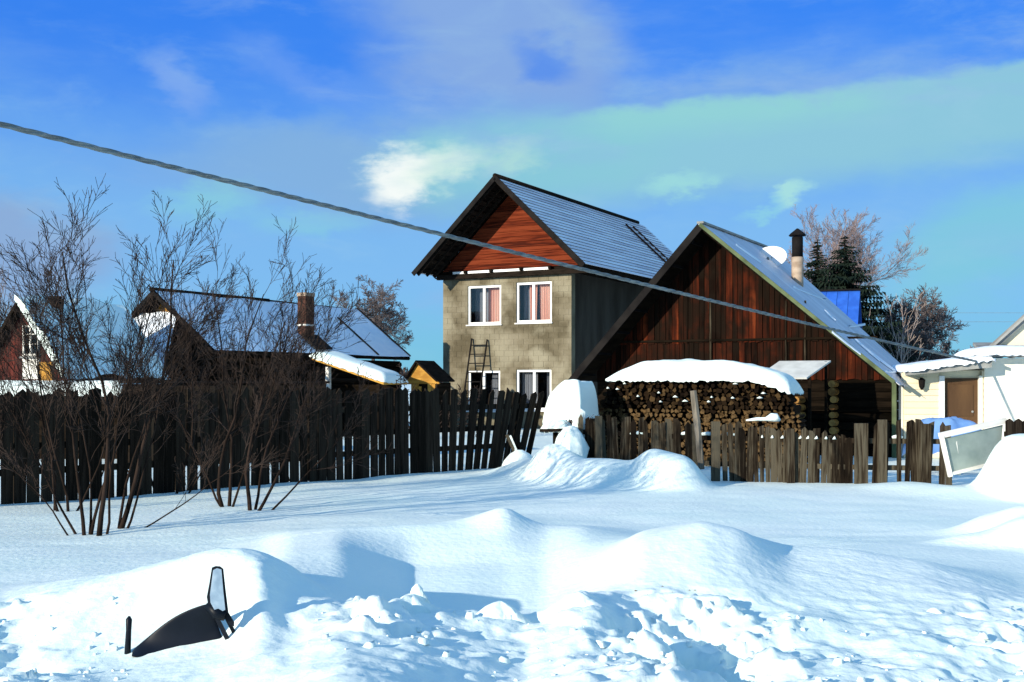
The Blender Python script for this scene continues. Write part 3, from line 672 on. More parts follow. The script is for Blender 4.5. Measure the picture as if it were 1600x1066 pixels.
def snow_streak(p, q, w):
    a, b = onbarn(*p, .03), onbarn(*q, .03); mb = MB(); n = 8; pts = []
    for i in range(n + 1):
        t = i / n; pts.append(a.lerp(b, t))
    v = []; f = []
    for i, pt in enumerate(pts):
        ww = w * math.sin(math.pi * (.08 + .84 * i / n)) * rng.uniform(.7, 1.2)
        v += [(pt.x, pt.y - ww, pt.z - .0), (pt.x, pt.y, pt.z + .05), (pt.x, pt.y + ww, pt.z - .0)]
    for i in range(n): f += [(3 * i, 3 * i + 3, 3 * i + 4, 3 * i + 1), (3 * i + 1, 3 * i + 4, 3 * i + 5, 3 * i + 2)]
    mb.add(v, f).build('snow_patch', M['roofsnow'], t2, True)
snow_streak((1333, 528), (1376, 566), .16); snow_streak((1288, 486), (1306, 503), .12); snow_streak((1326, 512), (1352, 508), .22)
snow_streak((1240, 450), (1290, 470), .12); snow_streak((1352, 545), (1400, 582), .2); snow_streak((1300, 520), (1345, 555), .08); snow_streak((1150, 384), (1190, 412), .10); snow_streak((1384, 582), (1416, 584), .22)
# chimney pipe
cp = onbarn(1246, 443)
ch = MB().tube([(cp.x, cp.y, cp.z - .3), (cp.x, cp.y, B.z(402, cp.x, cp.y))], .145, 14).build('chimney', M['pipe'], t2, True)
zt = B.z(402, cp.x, cp.y); zz = B.z(371, cp.x, cp.y)
MB().tube([(cp.x, cp.y, zt), (cp.x, cp.y, zz)], .135, 14).build('chimney_collar', M['soot'], ch, True)
mb = MB(); mb.tube([(cp.x, cp.y, zz + .03), (cp.x, cp.y, zz + .05), (cp.x, cp.y, zz + .10), (cp.x, cp.y, zz + .22)], [.20, .215, .17, .02], 14)
for k in range(3): a_ = k * 2.1; mb.bar((cp.x + .11 * math.cos(a_), cp.y + .11 * math.sin(a_), zz - .1), (cp.x + .11 * math.cos(a_), cp.y + .11 * math.sin(a_), zz + .06), .02, .02)
mb.build('chimney_cowl', M['soot'], ch)
# satellite dish by the ridge
dp = onbarn(1205, 408); dw = to_world(B, dp)
e = empty('satellite_dish', dw, 0, 'round white dish mounted at the ridge of the dark barn left of its chimney', 'satellite dish')
v = []; f = []; nr, ns = 6, 28
nrm = Vector((-.45, -1.0, .42)).normalized(); ua = nrm.cross(Vector((0, 0, 1))).normalized(); va = ua.cross(nrm)
cen = Vector((gx(1203, dw[1]) - dw[0], -.1, gz(402, dw[1]) - dw[2]))
for i in range(nr + 1):
    r = i / nr
    for j in range(ns):
        t = 2 * math.pi * j / ns; p = cen + (ua * (math.cos(t) * .40) + (va * math.sin(t) * .30)) * r + nrm * (.07 * r * r - .07)
        v.append(tuple(p))
for i in range(nr):
    for j in range(ns): f.append((i * ns + j, i * ns + (j + 1) % ns, (i + 1) * ns + (j + 1) % ns, (i + 1) * ns + j))
me_ = MB().add(v, f); dish = me_.build('reflector', M['white'], e, True)
sm = dish.modifiers.new('thickness', 'SOLIDIFY'); sm.thickness = .015
MB().tube([tuple(cen - nrm * .07), (.12, .15, .05), (.2, .2, -.12)], .025, 6).build('mount_arm', M['grey'], e)
MB().tube([tuple(cen + va * -.28), tuple(cen + nrm * .28 - va * .2)], .012, 5).build('feed_arm', M['grey'], e)
MB().tube([tuple(cen + nrm * .26 - va * .2), tuple(cen + nrm * .33 - va * .2)], .03, 8).build('receiver', M['grey'], e)

# ------------------------------------------------------------------ woodpile
W = Frame(gx(937, 23.2), 23.2)
t3 = empty('wood_pile', (W.x, W.y, 0), HROT, 'long stack of split firewood capped with thick snow before the dark barn', 'woodpile')
WPL = W.a(1252)
def logmesh(k):
    rg = random.Random(100 + k); n = 4 if k % 3 else 7; mb = MB(); v = []
    pts = [(math.cos(2 * math.pi * (j + rg.uniform(-.25, .25)) / n) * rg.uniform(.8, 1.1), math.sin(2 * math.pi * (j + rg.uniform(-.25, .25)) / n) * rg.uniform(.75, 1.05)) for j in range(n)]
    vs = [(x, -.02, z) for x, z in pts] + [(x, .42, z) for x, z in pts]
    mb.add(vs, [tuple(range(n))], 1); mb.f.append(list(range(2 * n - 1, n - 1, -1))); mb.m.append(1)
    for j in range(n): mb.f.append([j, j + n, (j + 1) % n + n, (j + 1) % n]); mb.m.append(0)
    return mb.mesh('split_log', [M['sbark'], M['send']])
lms = [logmesh(k) for k in range(9)]
pz = lambda x: (1.72 if x < .88 * WPL else 1.72 - (x - .88 * WPL) / (.12 * WPL) * .85) - .55 * max(0, (.10 * WPL - x) / (.10 * WPL)) ** 1.5
spots = []; z = 0.08; rw = 0
while z < 1.74:
    x = .03 + rng.uniform(0, .06)
    while x < WPL:
        r = rng.uniform(.03, .066)
        if z < pz(x): spots.append((x + rng.uniform(-.012, .012), z + rng.uniform(-.012, .012), r))
        x += r * 1.75 + .008
    z += .082; rw += 1
spots.sort(key=lambda s: -s[1])
rest = MB()
for i, (x, z, r) in enumerate(spots):
    lm = lms[rng.randrange(9)]; d = rng.choice([rng.uniform(-.06, .05), rng.uniform(-.02, .18)]); an = rng.uniform(0, 6.28)
    if i < 290:
        link_mesh('split_log', lm, t3, (x, d, z), (0, an, rng.uniform(-.12, .12)), (r * 1.12, 1, r * rng.uniform(.8, 1.2)))
    else:
        vs = [(x + (v.co.x * math.cos(an) + v.co.z * math.sin(an)) * r * 1.12, v.co.y + d, z + (-v.co.x * math.sin(an) + v.co.z * math.cos(an)) * r * 1.12) for v in lm.vertices]
        n0 = len(rest.v); rest.v.extend(vs)
        for p_ in lm.polygons: rest.f.append([k + n0 for k in p_.vertices]); rest.m.append(p_.material_index)
tag(rest.build('lower_split_logs', [M['sbark'], M['send']], t3), kind='stuff')
MB().box(.1, WPL * .93, .36, .75, .0, 1.2).build('back_row', M['sbark'], t3)
def blanket(name, parent, x0, x1, y0, y1, ztop, zbot, seed=1, nx_=40, ny_=12, m='snow', edge=.25, wob=.03, loc=None):
    """rounded snow layer: ztop(x), zbot(x)"""
    mb = MB(); vs = []; fs = []
    for j in range(ny_ + 1):
        for i in range(nx_ + 1):
            u, v = i / nx_, j / ny_; x = x0 + (x1 - x0) * u; y = y0 + (y1 - y0) * v
            # dome fall-off to the rim
            du = min(u, 1 - u) * (x1 - x0) / edge; dv = min(v, 1 - v) * (y1 - y0) / edge
            fu = math.sqrt(max(0, 1 - (1 - min(du, 1)) ** 2)); fv = math.sqrt(max(0, 1 - (1 - min(dv, 1)) ** 2))
            n = float(fbm(np.array([x * 2.3 + seed]), np.array([y * 2.3 + seed * 3]), 3)[0])
            zz_ = zbot(x) + (ztop(x) - zbot(x)) * fu * fv + n * wob * (.3 + fu * fv)
            vs.append((x, y + (.03 * n if v in (0, 1) else 0), zz_))
    for j in range(ny_):
        for i in range(nx_): a = j * (nx_ + 1) + i; fs.append((a, a + 1, a + nx_ + 2, a + nx_ + 1))
    n0 = len(vs)
    for j in (0, ny_):
        for i in range(nx_ + 1): x, y, z_ = vs[j * (nx_ + 1) + i]; 
    mb.add(vs, fs)
    # underside
    under = [(x0, y0 + .0, zbot(x0) - .03), (x1, y0, zbot(x1) - .03), (x1, y1, zbot(x1) - .03), (x0, y1, zbot(x0) - .03)]
    mb.add(under, [(0, 1, 2, 3)][:0])
    # skirt
    ring = [(i, 0) for i in range(nx_ + 1)] + [(nx_, j) for j in range(1, ny_ + 1)] + [(i, ny_) for i in range(nx_ - 1, -1, -1)] + [(0, j) for j in range(ny_ - 1, 0, -1)]
    ids = [j * (nx_ + 1) + i for i, j in ring]; base = len(mb.v); rg = random.Random(seed)
    for k in ids: x, y, z_ = mb.v[k]; mb.v.append((x * 1.0, y, z_ - rg.uniform(.02, .07)))
    for k in range(len(ids)): k2 = (k + 1) % len(ids); mb.f.append([ids[k], base + k, base + k2, ids[k2]]); mb.m.append(0)
    mb.f.append([base + k for k in range(len(ids))]); mb.m.append(0)
    return mb.build(name, M[m], parent, True, loc)
xa, xb = W.a(948, -.1), W.a(1236, -.1)
ztl = lambda x: 2.03 + .05 * math.sin((x - xa) / (xb - xa) * 3.1) - .34 * max(0, ((x - xa) / (xb - xa) - .55) / .45) ** 2 * 1.0 - .22 * max(0, (.22 - (x - xa) / (xb - xa)) / .22) ** 1.4
blanket('snow_cover', t3, xa, xb, -.16, .85, ztl, lambda x: 1.70 if x < .82 * xb else 1.70 - (x - .82 * xb) / (.18 * xb) * .25, 3, 70, 14, edge=.3, wob=.07)
# little snow caught between logs
for k in range(14):
    s = rng.choice(spots[:260]); w_ = rng.uniform(.025, .06)
    mb = MB(); mb.tube([(s[0] - w_, -.06, s[1] + s[2] * .6), (s[0], -.08, s[1] + s[2] * .9), (s[0] + w_, -.06, s[1] + s[2] * .6)], [.006, .022, .006], 6); mb.build('snow_clot', M['snow'], t3, True)

# pale canopy behind the pile
C1 = Frame(gx(1180, 23.6), 23.6)
t = empty('canopy', (C1.x, C1.y, 0), HROT, 'pale flat canopy sheet on poles between the snowy woodpile and the barn wall', 'canopy')
xr = C1.a(1272)
mb = MB(); zc0 = C1.z(590, xr, -.0); zc1 = C1.z(563, xr, .6)
mb.slab([(0, 0, zc0), (xr - .15, 0, zc0), (xr + .12, .95, zc1), (.25, .95, zc1)], .035); mb.build('sheet', M['sheetgrey'], t)
MB().bar((xr - .12, .12, -.1), (xr - .12, .12, zc0), .06, .06).build('pole', M['barndark'], t)
MB().bar((.1, .2, -.1), (.1, .2, zc0), .06, .06).build('pole', M['barndark'], t)
MB().bar((xr + .03, .9, -.1), (xr + .03, .9, zc1 - .02), .05, .05).build('pole', M['barndark'], t)

# low shed under snow, left of the pile
S = Frame(gx(856, 22.3), 22.3)
t = empty('low_shed', (S.x, S.y, 0), HROT, 'low shed under a thick drooping snow cap at the plank fence end', 'shed')
xr = S.a(908)
MB().box(.06, xr - .05, .1, .7, -.1, .975).build('shed_body', M['brownwall'], t)
MB().box(.0, xr - .02, .05, .75, .98, 1.02).build('shed_roof', M['roofdark'], t)
blanket('snow_cover', t, -.07, xr + .03, -.1, .8, lambda x: 1.36 + .28 * min(1, max(x, 0) / .36) ** .8 + .05 * x, lambda x: .86 + .16 * x, 8, 34, 22, edge=.13, wob=.11)
blanket('snow_ledge', t, .0, xr * .75, -.35, .1, lambda x: .92, lambda x: .72, 9, 16, 8, edge=.18)
MB().bar((.0, -.3, .70), (xr * .8, -.3, .72), .1, .06).build('shelf_board', M['roofdark'], t)

# snow-covered stump
def lump(name, loc, prof, seed, m='snow', label=None, cat=None, sq=1.0, n=26, nz_=.5):
    """lump of revolution with uneven skin; prof = [(r,z)...]"""
    rg = np.random.RandomState(seed); mb = MB(); vs = []; fs = []
    for i, (r, z) in enumerate(prof):
        for j in range(n):
            t = 2 * math.pi * j / n
            q = 1 + nz_ * float(fbm(np.array([math.cos(t) * 1.5 + seed * 3.1 + z / max(prof[0][0], .05)]), np.array([math.sin(t) * 1.5 + z * .8 / max(prof[0][0], .05) + seed]), 4)[0])
            vs.append((r * q * math.cos(t), r * q * math.sin(t) * sq, z * (1 + .0 * q)))
    for i in range(len(prof) - 1):
        for j in range(n): fs.append((i * n + j, i * n + (j + 1) % n, (i + 1) * n + (j + 1) % n, (i + 1) * n + j))
    fs.append(tuple(range((len(prof) - 1) * n, len(prof) * n)))
    o = mb.add(vs, fs).build(name, M[m], None, True, loc); tag(o, label, cat); return o
x, y = gx(906, 19.6), 19.6
e = empty('snowy_bush', (x, y, 0), 0, 'small grey twiggy bush clotted with snow between the plank fence and the picket fence', 'bush')
o = lump('snow_clump', (0, 0, 0), [(.10, .3), (.14, .7), (.16, .82), (.12, .95), (.13, 1.02), (.09, 1.12), (.03, 1.17)], 4, nz_=1.3); o.parent = e
o = lump('snow_clump', (-.16, -.3, 0), [(.34, .1), (.30, .35), (.27, .52), (.21, .68), (.17, .76), (.10, .86), (.03, .89)], 6, nz_=1.1); o.parent = e
o = lump('snow_clump', (.17, -.02, 0), [(.05, .5), (.10, .75), (.08, .9), (.02, .98)], 9); o.parent = e
mb = MB(); rg = random.Random(3)
for i in range(60):
    an = rg.uniform(0, 6.28); r = rg.uniform(.15, .35); zb = rg.uniform(.3, .8)
    mb.tube([(0, 0, zb), (r * .5 * math.cos(an), r * .5 * math.sin(an), zb + .2), (r * math.cos(an), r * math.sin(an) * .7, zb + rg.uniform(.05, .35))], [.008, .006, .003], 3)
tag(mb.build('twigs', M['barkgrey'], e), kind='stuff')

# ------------------------------------------------------------------ plank fence, left
P0 = Vector((-6.74, 15.0)); P1 = Vector((0.0, 21.9)); fd = (P1 - P0).normalized(); frot = math.atan2(fd.y, fd.x)
O = P0 - fd * 3.2
t4 = empty('plank_fence', (O.x, O.y, 0), frot, 'tall dark fence of wide vertical planks running behind the bare shrubs on the left', 'fence')
def plank(k, w, h):
    rg = random.Random(k * 7 + 1); tp = rg.choice([0, .03, .05, -.04]); mb = MB()
    poly = [(-w / 2, -.4), (w / 2, -.4), (w / 2 + rg.uniform(-.008, .008), h), (w * .15, h + tp + rg.uniform(0, .03)), (-w / 2 + rg.uniform(-.008, .008), h - tp)]
    mb.prism(poly, 0, .024); return mb.mesh('plank', M['fence_dark'])
pl = [plank(k, .150 * (1 + .12 * math.sin(k * 2.1)), 1.47 + .035 * math.sin(k * 3.7)) for k in range(8)]
Ltot = (P1 - P0).length + 3.55; x = 0; i = 0
while x < Ltot + .1:
    k = rng.randrange(8); s = x - 3.2
    lean = rng.uniform(-.018, .018)
    over = x - (Ltot - 2.0)
    if over > 0: lean = .03 + .145 * over
    link_mesh('plank', pl[k], t4, (x, rng.uniform(-.012, .012) - .03, rng.uniform(-.03, .03) + .01), (rng.uniform(-.01, .01), lean, 0))
    x += .150 + rng.uniform(.016, .05) + (.01 if over > 0 else 0); i += 1
MB().box(0, Ltot - .1, .0, .05, .38, .47).build('rail', M['fence_dark'], t4)
MB().box(0, Ltot - .1, .0, .05, .72, .81).build('rail', M['fence_dark'], t4)
MB().box(0, Ltot + .38, .0, .05, 1.12, 1.22).build('rail', M['fence_dark'], t4)
for x in np.arange(1, Ltot, 2.4): MB().box(x, x + .13, .055, .17, -.3, 1.42).build('post', M['fence_dark'], t4)
# leaning snowy board at its end
x, y = gx(806, 21.0), 21.0
e = empty('leaning_board', (x, y, 0), .3, 'short snow-edged board poking from the drift at the plank fence end', 'board')
MB().bar((.12, 0, .05), (-.16, .05, .66), .10, .05).build('board', M['picket'], e)
MB().bar((.10, -.01, .12), (-.12, .04, .64), .085, .075).build('snow_crust', M['snow'], e)
o = lump('snow_heap', (gx(812, 20.7), 20.7, 0), [(.38, 0), (.3, .2), (.17, .33), (.05, .4)], 12, 'snow', 'small pointed heap of snow at the foot of the leaning board', 'snow heap')

# ------------------------------------------------------------------ picket fence, right
t5 = empty('picket_fence', (gx(915, 19.4), 19.4, 0), 0, 'low weathered picket fence with uneven tops running right of the snow mounds', 'fence')
ox, oy = gx(915, 19.4), 19.4
path = [(905, 19.4), (1110, 18.9), (1340, 18.0), (1490, 17.7)]
tops = [(905, 1.08), (1000, 1.0), (1100, .97), (1200, .90), (1325, .80), (1330, .8), (1360, .95), (1420, 1.03), (1490, 1.0)]
def pathY(px): return float(np.interp(px, [p[0] for p in path], [p[1] for p in path]))
def topz(px): return float(np.interp(px, [p[0] for p in tops], [p[1] for p in tops]))
pm = []
for k in range(9):
    rg = random.Random(50 + k); w = rg.uniform(.07, .115); mb = MB()
    j = lambda: rg.uniform(-.012, .012)
    top_ = rg.choice([[(w / 2, 1 + j()), (-w / 2, 1 - .02 + j())], [(w / 2, .955), (0, 1.02), (-w / 2, .95)], [(w / 2, .93 + j()), (w * .1, 1.0), (-w / 2, 1.01)]])
    mb.prism([(-w / 2 + j(), -.4), (w / 2 + j(), -.4)] + top_, 0, .02); pm.append(mb.mesh('picket', M['picket']))
px = 905.0
gaps = [(1066, 1074), (1092, 1112), (1118, 1128), (1392, 1399), (1460, 1466)]
while px < 1486:
    Y = pathY(px); sp = rng.uniform(.086, .118) * F / Y
    if px > 1355: sp *= rng.uniform(1.0, 1.3)
    if not any(a < px < b for a, b in gaps) and not (1330 < px < 1360):
        h = topz(px) * rng.uniform(.92, 1.08) if px > 1200 else topz(px) * rng.uniform(.94, 1.05)
        if 1355 < px < 1410: h *= rng.choice([.97, .75, 1])
        link_mesh('picket', pm[rng.randrange(9)], t5, (gx(px, Y) - ox, Y - oy + rng.uniform(-.015, .015), 0), (rng.uniform(-.03, .03), rng.gauss(.0, .028), rng.uniform(-.1, .1)), (rng.uniform(.85, 1.15), 1, h))
    px += sp
for zz_ in (.28, .70):
    for (a, b) in zip(path[:-1], path[1:]):
        k = .9 if a[0] > 1300 or b[0] > 1300 else 1
        MB().bar((gx(a[0], a[1]) - ox, a[1] - oy + .05, zz_ * (1.12 if a[0] < 1000 else 1)), (gx(b[0], b[1]) - ox, b[1] - oy + .05, zz_), .04, .08).build('rail', M['picket'], t5)
for p_, h, w in ((1345, .98, .20), (1118, .98, .14), (935, 1.06, .12), (1235, .88, .12), (1378, 1.04, .13), (1445, .98, .17)):
    Y = pathY(p_) - .05; MB().box(gx(p_, Y) - ox - w / 2, gx(p_, Y) - ox + w / 2, Y - oy - .05, Y - oy + .02, -.3, h).build('post', M['picket'], t5)
for a, b in ((985, 1010), (1062, 1078), (1092, 1120), (1128, 1150), (1395, 1412)):     # snow on the top rail
    Ya, Yb = pathY(a), pathY(b); zr = .76
    MB().tube([(gx(a, Ya) - ox, Ya - oy + .04, zr), (gx((a + b) / 2, (Ya + Yb) / 2) - ox, (Ya + Yb) / 2 - oy + .04, zr + .015), (gx(b, Yb) - ox, Yb - oy + .04, zr)], [.02, .032, .02], 8).build('rail_snow', M['snow'], t5, True)
for a in (1190, 1206, 1222, 1236, 1250, 1262, 1275, 1290, 1303):
    Y = pathY(a); MB().tube([(gx(a, Y) - ox - .02, Y - oy + .0, .72), (gx(a, Y) - ox, Y - oy - .03, .745), (gx(a, Y) - ox + .03, Y - oy + .0, .72)], [.01, .028, .01], 6).build('rail_snow', M['snow'], t5, True)
# lone pole
x, y = gx(1090, 18.7), 18.7
e = empty('leaning_pole', (x, y, 0), 0, 'thin grey pole leaning left out of the picket fence in front of the firewood', 'pole')
MB().tube([(.06, 0, .2), (-.0, 0, .9), (-.07, 0, 1.49)], [.055, .06, .055], 7).build('pole', M['pole'], e)
# clot of snow on the pickets
e = tag(MB().tube([(-.32, 0, 0), (-.15, 0, .02), (.0, 0, .02), (.1, 0, .05), (.17, 0, .045), (.24, 0, .0)], [.012, .03, .03, .07, .075, .02], 9).build('snow_clot', M['snow'], None, True, (gx(1196, 18.75), 18.75, gz(657, 18.75))), 'small lump of snow perched above the picket tops in front of the firewood', 'snow lump')

# ------------------------------------------------------------------ glazed frame and far right fence
Y = 17.0
e = empty('cold_frame', (gx(1476, Y), Y, 0), 0, 'leaning pale timber frame with greyish glass propped at the right end of the pickets', 'frame')
ox2 = gx(1476, Y)
pt = lambda px, py, d=0: (gx(px, Y + d) - ox2, d, gz(py, Y + d))
MB().bar(pt(1471, 682), pt(1485, 745), .06, .05, (0, 1, 0)).build('frame_bar', M['whitewood'], e)
MB().bar(pt(1468, 681), pt(1572, 657, .3), .085, .05, (0, 1, 0)).build('frame_bar', M['whitewood'], e)
MB().bar(pt(1492, 690, .1), pt(1498, 742, .1), .05, .04, (0, 1, 0)).build('frame_bar', M['sheetgrey'], e)
MB().bar(pt(1483, 741), pt(1560, 722, .3), .05, .05, (0, 1, 0)).build('frame_bar', M['whitewood'], e)
mb = MB(); a_, b__, c_, d_ = pt(1475, 686, .02), pt(1567, 664, .3), pt(1562, 720, .3), pt(1487, 738, .02)
mb.add([a_, b__, c_, d_, (a_[0], a_[1] + .01, a_[2]), (b__[0], b__[1] + .01, b__[2]), (c_[0], c_[1] + .01, c_[2]), (d_[0], d_[1] + .01, d_[2])], [(0, 3, 2, 1), (4, 5, 6, 7), (0, 1, 5, 4), (1, 2, 6, 5), (2, 3, 7, 6), (3, 0, 4, 7)]); mb.build('pane', M['coldpane'], e)
Y = 17.2
e = empty('board_fence', (gx(1572, Y), Y, 0), 0, 'short run of nearly black fence boards at the right edge behind the high drift', 'fence')
for k in range(9):
    MB().prism([(k * .135, -.2), (k * .135 + .128, -.2), (k * .135 + .128, 1.04 + rng.uniform(-.02, .02)), (k * .135 + .06, 1.075), (k * .135, 1.04)], 0, .03).build('fence_board', M['fence_dark'], e)
MB().box(0, 1.2, .031, .08, .8, .88).build('rail', M['fence_dark'], e)

# snow heap, its blue shade put into the colour
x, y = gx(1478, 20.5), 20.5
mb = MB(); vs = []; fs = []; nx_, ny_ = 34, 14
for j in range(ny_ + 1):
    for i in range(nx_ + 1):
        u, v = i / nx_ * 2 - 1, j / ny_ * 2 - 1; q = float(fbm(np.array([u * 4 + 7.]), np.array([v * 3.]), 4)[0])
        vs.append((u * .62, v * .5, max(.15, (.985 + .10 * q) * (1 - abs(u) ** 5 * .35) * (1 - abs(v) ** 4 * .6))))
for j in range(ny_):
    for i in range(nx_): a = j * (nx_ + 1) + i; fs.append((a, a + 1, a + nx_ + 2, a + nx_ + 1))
tp = mb.add(vs, fs).build('shaded_snow_heap', M['shaded_snow'], None, True, (x, y, 0)); tag(tp, 'crumpled snow heap painted shade blue, behind the pickets below the brown door', 'shaded_snow')

# ------------------------------------------------------------------ cream house, right
Y = 24.7
t6 = empty('cream_house', (gx(1400, Y), Y, 0), R(-4), 'cream-sided single-storey house with brown door and snowy roof at the right edge', 'house')
cf, sf = math.cos(R(-4)), math.sin(R(-4))
hx0 = gx(1400, Y)
def c_at(px, py, b=0):
    u = (px - CX) / F; x0, y0 = hx0 - sf * b, Y + cf * b
    a = (u * y0 - x0) / (cf - u * sf); yy = y0 + sf * a
    return a, gz(py, yy)
a0 = c_at(1412, 600)[0]; a1 = c_at(1700, 600)[0]
dL, dR = c_at(1475, 600)[0], c_at(1529, 600)[0]; dT = c_at(1500, 591)[1]; mid = c_at(1537, 600)[0]
# siding boards, laid around the door
zz_ = 0.0; pit = .135
wtop = c_at(1420, 578)[1]
while zz_ < wtop:
    for (xa, xb) in (((a0, dL - .11), (dR + .07, mid)) if zz_ < dT + .08 else ((a0, mid),)):
        tl = min(zz_ + pit, wtop)
        MB().hexa([(xa, -.02, zz_), (xb, -.02, zz_), (xb, .03, zz_), (xa, .03, zz_), (xa, -.0, tl - .004), (xb, -.0, tl - .004), (xb, .03, tl - .004), (xa, .03, tl - .004)]).build('siding_board', M['cream'], t6)
    zz_ += pit
MB().box(a0, dL - .11, .031, .2, 0, wtop).build('wall', M['cream'], t6)
MB().box(dL - .11, mid, .09, .2, dT, wtop).build('wall', M['cream'], t6)
MB().box(mid, a1, -.05, 3, -.1, c_at(1560, 560)[1]).build('bright_wall', M['palewall'], t6)
MB().box(dL - .11, dL - .0, -.045, .06, 0, dT + .05).build('door_casing', M['white'], t6)
MB().box(dR, dR + .07, -.045, .06, 0, dT + .05).build('door_casing', M['palewall'], t6)
dr = MB().box(dL + .001, dR - .001, .05, .088, .0, dT).build('door', M['doorbrown'], t6)
MB().box(dL + .12, dR - .1, .035, .05, .9, dT - .14).build('door_panel', M['doorbrown'], dr)
MB().tube([(dR - .12, .02, 1.0), (dR - .12, .05, 1.0)], .025, 8).build('door_handle', M['grey'], dr)
la, lz_ = c_at(1440, 600, -.1)
lm_ = MB().tube([(la, -.12, lz_ + .13), (la, -.12, lz_ + .09), (la, -.12, lz_ - .06), (la, -.12, lz_ - .13)], [.02, .075, .06, .02], 8).build('wall_lamp', M['soot'], t6)
MB().bar((la, -.12, lz_ + .13), (la, .0, lz_ + .13), .02, .02).build('lamp_bracket', M['soot'], lm_)
# sloping lean-to roof: low at the left, rising to the right
zl = c_at(1420, 577, -.5)[1]; zr_ = c_at(1545, 561, -.5)[1]; al, ar = c_at(1424, 577, -.5)[0], c_at(1550, 561, -.5)[0]
MB().hexa([(al, -.5, zl - .12), (ar, -.5, zr_ - .18), (ar, 1.7, zr_ - .2), (al, 1.7, zl - .16), (al, -.5, zl - .03), (ar, -.5, zr_ - .03), (ar, 1.7, zr_ + .01), (al, 1.7, zl + .01)]).build('eave', M['grey'], t6)
blanket('roof_snow', t6, al - .05, ar + .05, -.58, 1.7, lambda x: zl + .10 + (zr_ - zl) * (x - al) / (ar - al), lambda x: zl - .0 + (zr_ - zl) * (x - al) / (ar - al), 5, 30, 16, 'roofsnow', .18)
am = c_at(1528, 560)[0]
zq = c_at(1560, 551, -.4)[1]
MB().slab([(am - .0, -.45, zq - .02), (a1, -.45, zq - .12), (a1, 1.4, zq + .28), (am + .35, 1.4, zq + .28)], .06).build('upper_eave', M['grey'], t6)
blanket('roof_snow', t6, am - .1, a1, -.52, 1.5, lambda x: zq + .16, lambda x: zq - .02, 6, 30, 16, 'roofsnow', .5)
# gable above
gA, gZ = c_at(1552, 545, .8); gz1 = c_at(1552, 541, .8)[1]; 
pk, pkz = c_at(1640, 462, .8)
MB().prism([(gA + .12, gz1), (2 * pk - gA, gz1), (pk, pkz - .05)], .9, 1.2).build('upper_gable', M['cream'], t6)
mb = MB(); mb.bar((gA - .1, .8, gz1 - .1), (pk, .8, pkz), .08, .14); mb.bar((2 * pk - gA, .8, gz1 - .1), (pk, .8, pkz), .08, .14); mb.build('gable_trim', M['grey'], t6)
MB().slab([(gA - .1, .7, gz1 - .02), (pk, .7, pkz + .07), (pk + 2.6, 5, pkz + .07), (gA + 2.5, 5, gz1 - .02)], .05).build('upper_roof', M['grey'], t6)
MB().box(gA + .05, a1, .85, .89, gz1 - .14, gz1 - .002).build('gable_base', M['doorbrown'], t6)

# ------------------------------------------------------------------ blue roofed house behind the barn
Y = 42.0
t = empty('blue_roofed_house', (gx(1300, Y), Y, 0), R(-20), 'bright blue metal roof showing above the barn roof in front of the dark spruces', 'house')
zb, zt_ = gz(500, Y), gz(447, Y)
MB().box(-2.6, 1.0, .6, 4.4, -.1, zb - .55).build('wall', M['brownwall'], t)
for k in range(9):
    xa, xb = -2.9 + k * .42, -2.9 + (k + 1) * .42 - .015
    MB().slab([(xa, 0, zb - .9), (xb, 0, zb - .9), (xb, 2.4, zt_), (xa, 2.4, zt_)], .03).build('roof_sheet', M['blueroof'], t)
    MB().slab([(xa, 4.8, zb - .9), (xb, 4.8, zb - .9), (xb, 2.41, zt_), (xa, 2.41, zt_)], .03).build('roof_sheet', M['blueroof'], t)
MB().box(-2.9, .9, 2.3, 2.5, zt_ + .0, zt_ + .06).build('ridge_cap', M['soot'], t)

# ------------------------------------------------------------------ long snowy house, left
G = Frame(-10.8, 35.0)
t7 = empty('long_house', (G.x, G.y, 0), HROT, 'long dark low house with snow-dusted roof and brown chimney behind the tangle of shrubs', 'house')
zRi, zEa, hw, LG = 4.42, 2.56, 2.43, 10.2
slg = (zRi - zEa) / hw
MB().box(-hw + .25, hw - .3, .35, LG - .25, -.1, 2.45).build('wall_core', M['brownwall'], t7)
for i in range(12): MB().tube([(hw - .28, .2, .12 + i * .2), (hw - .28, LG - .3, .12 + i * .2)], .105, 6).build('log', M['brownwall'], t7, True)
MB().prism([(-hw + .25, 2.4), (hw - .3, 2.4), (.0, zRi - .15)], .3, .38).build('gable_wall', M['brownwall'], t7)
zy = G.z(489, 0, -.1)
for k in range(4):
    za = zy + k * (zRi - .2 - zy) / 4; zb = zy + (k + 1) * (zRi - .2 - zy) / 4 - .01; wa, wb = (zRi - .12 - za) / slg * .8, (zRi - .12 - zb) / slg * .8
    MB().prism([(-wa, za), (wa, za), (wb, zb), (-wb, zb)], .24, .28).build('gable_board', M['yellow'], t7)
for side in (-1, 1):
    MB().slab([(0, -.3, zRi), (side * hw, -.3, zEa), (side * hw, LG, zEa), (0, LG, zRi)], .09).build('roof_deck', M['roofdark'], t7)
    mb = MB(); nb_ = 26; na_ = 60; vs = []; fs = []
    for j in range(nb_ + 1):
        for i in range(na_ + 1):
            u = j / nb_; b = -.28 + (LG + .26) * i / na_
            q = float(fbm(np.array([u * 3 + 5. * side]), np.array([b * .8 + 3]), 4)[0])
            vs.append((side * (.03 + (hw + .02) * u), b, zRi - slg * hw * u + .05 + .05 * q))
    for j in range(nb_):
        for i in range(na_): a = j * (na_ + 1) + i; fs.append((a, a + 1, a + na_ + 2, a + na_ + 1))
    mb.add(vs, fs).build('roof_snow', M['roofsnow'], t7, True)
MB().bar((0, -.4, zRi + .06), (0, 5.0, zRi + .06), .12, .12).build('ridge_board', M['soot'], t7)
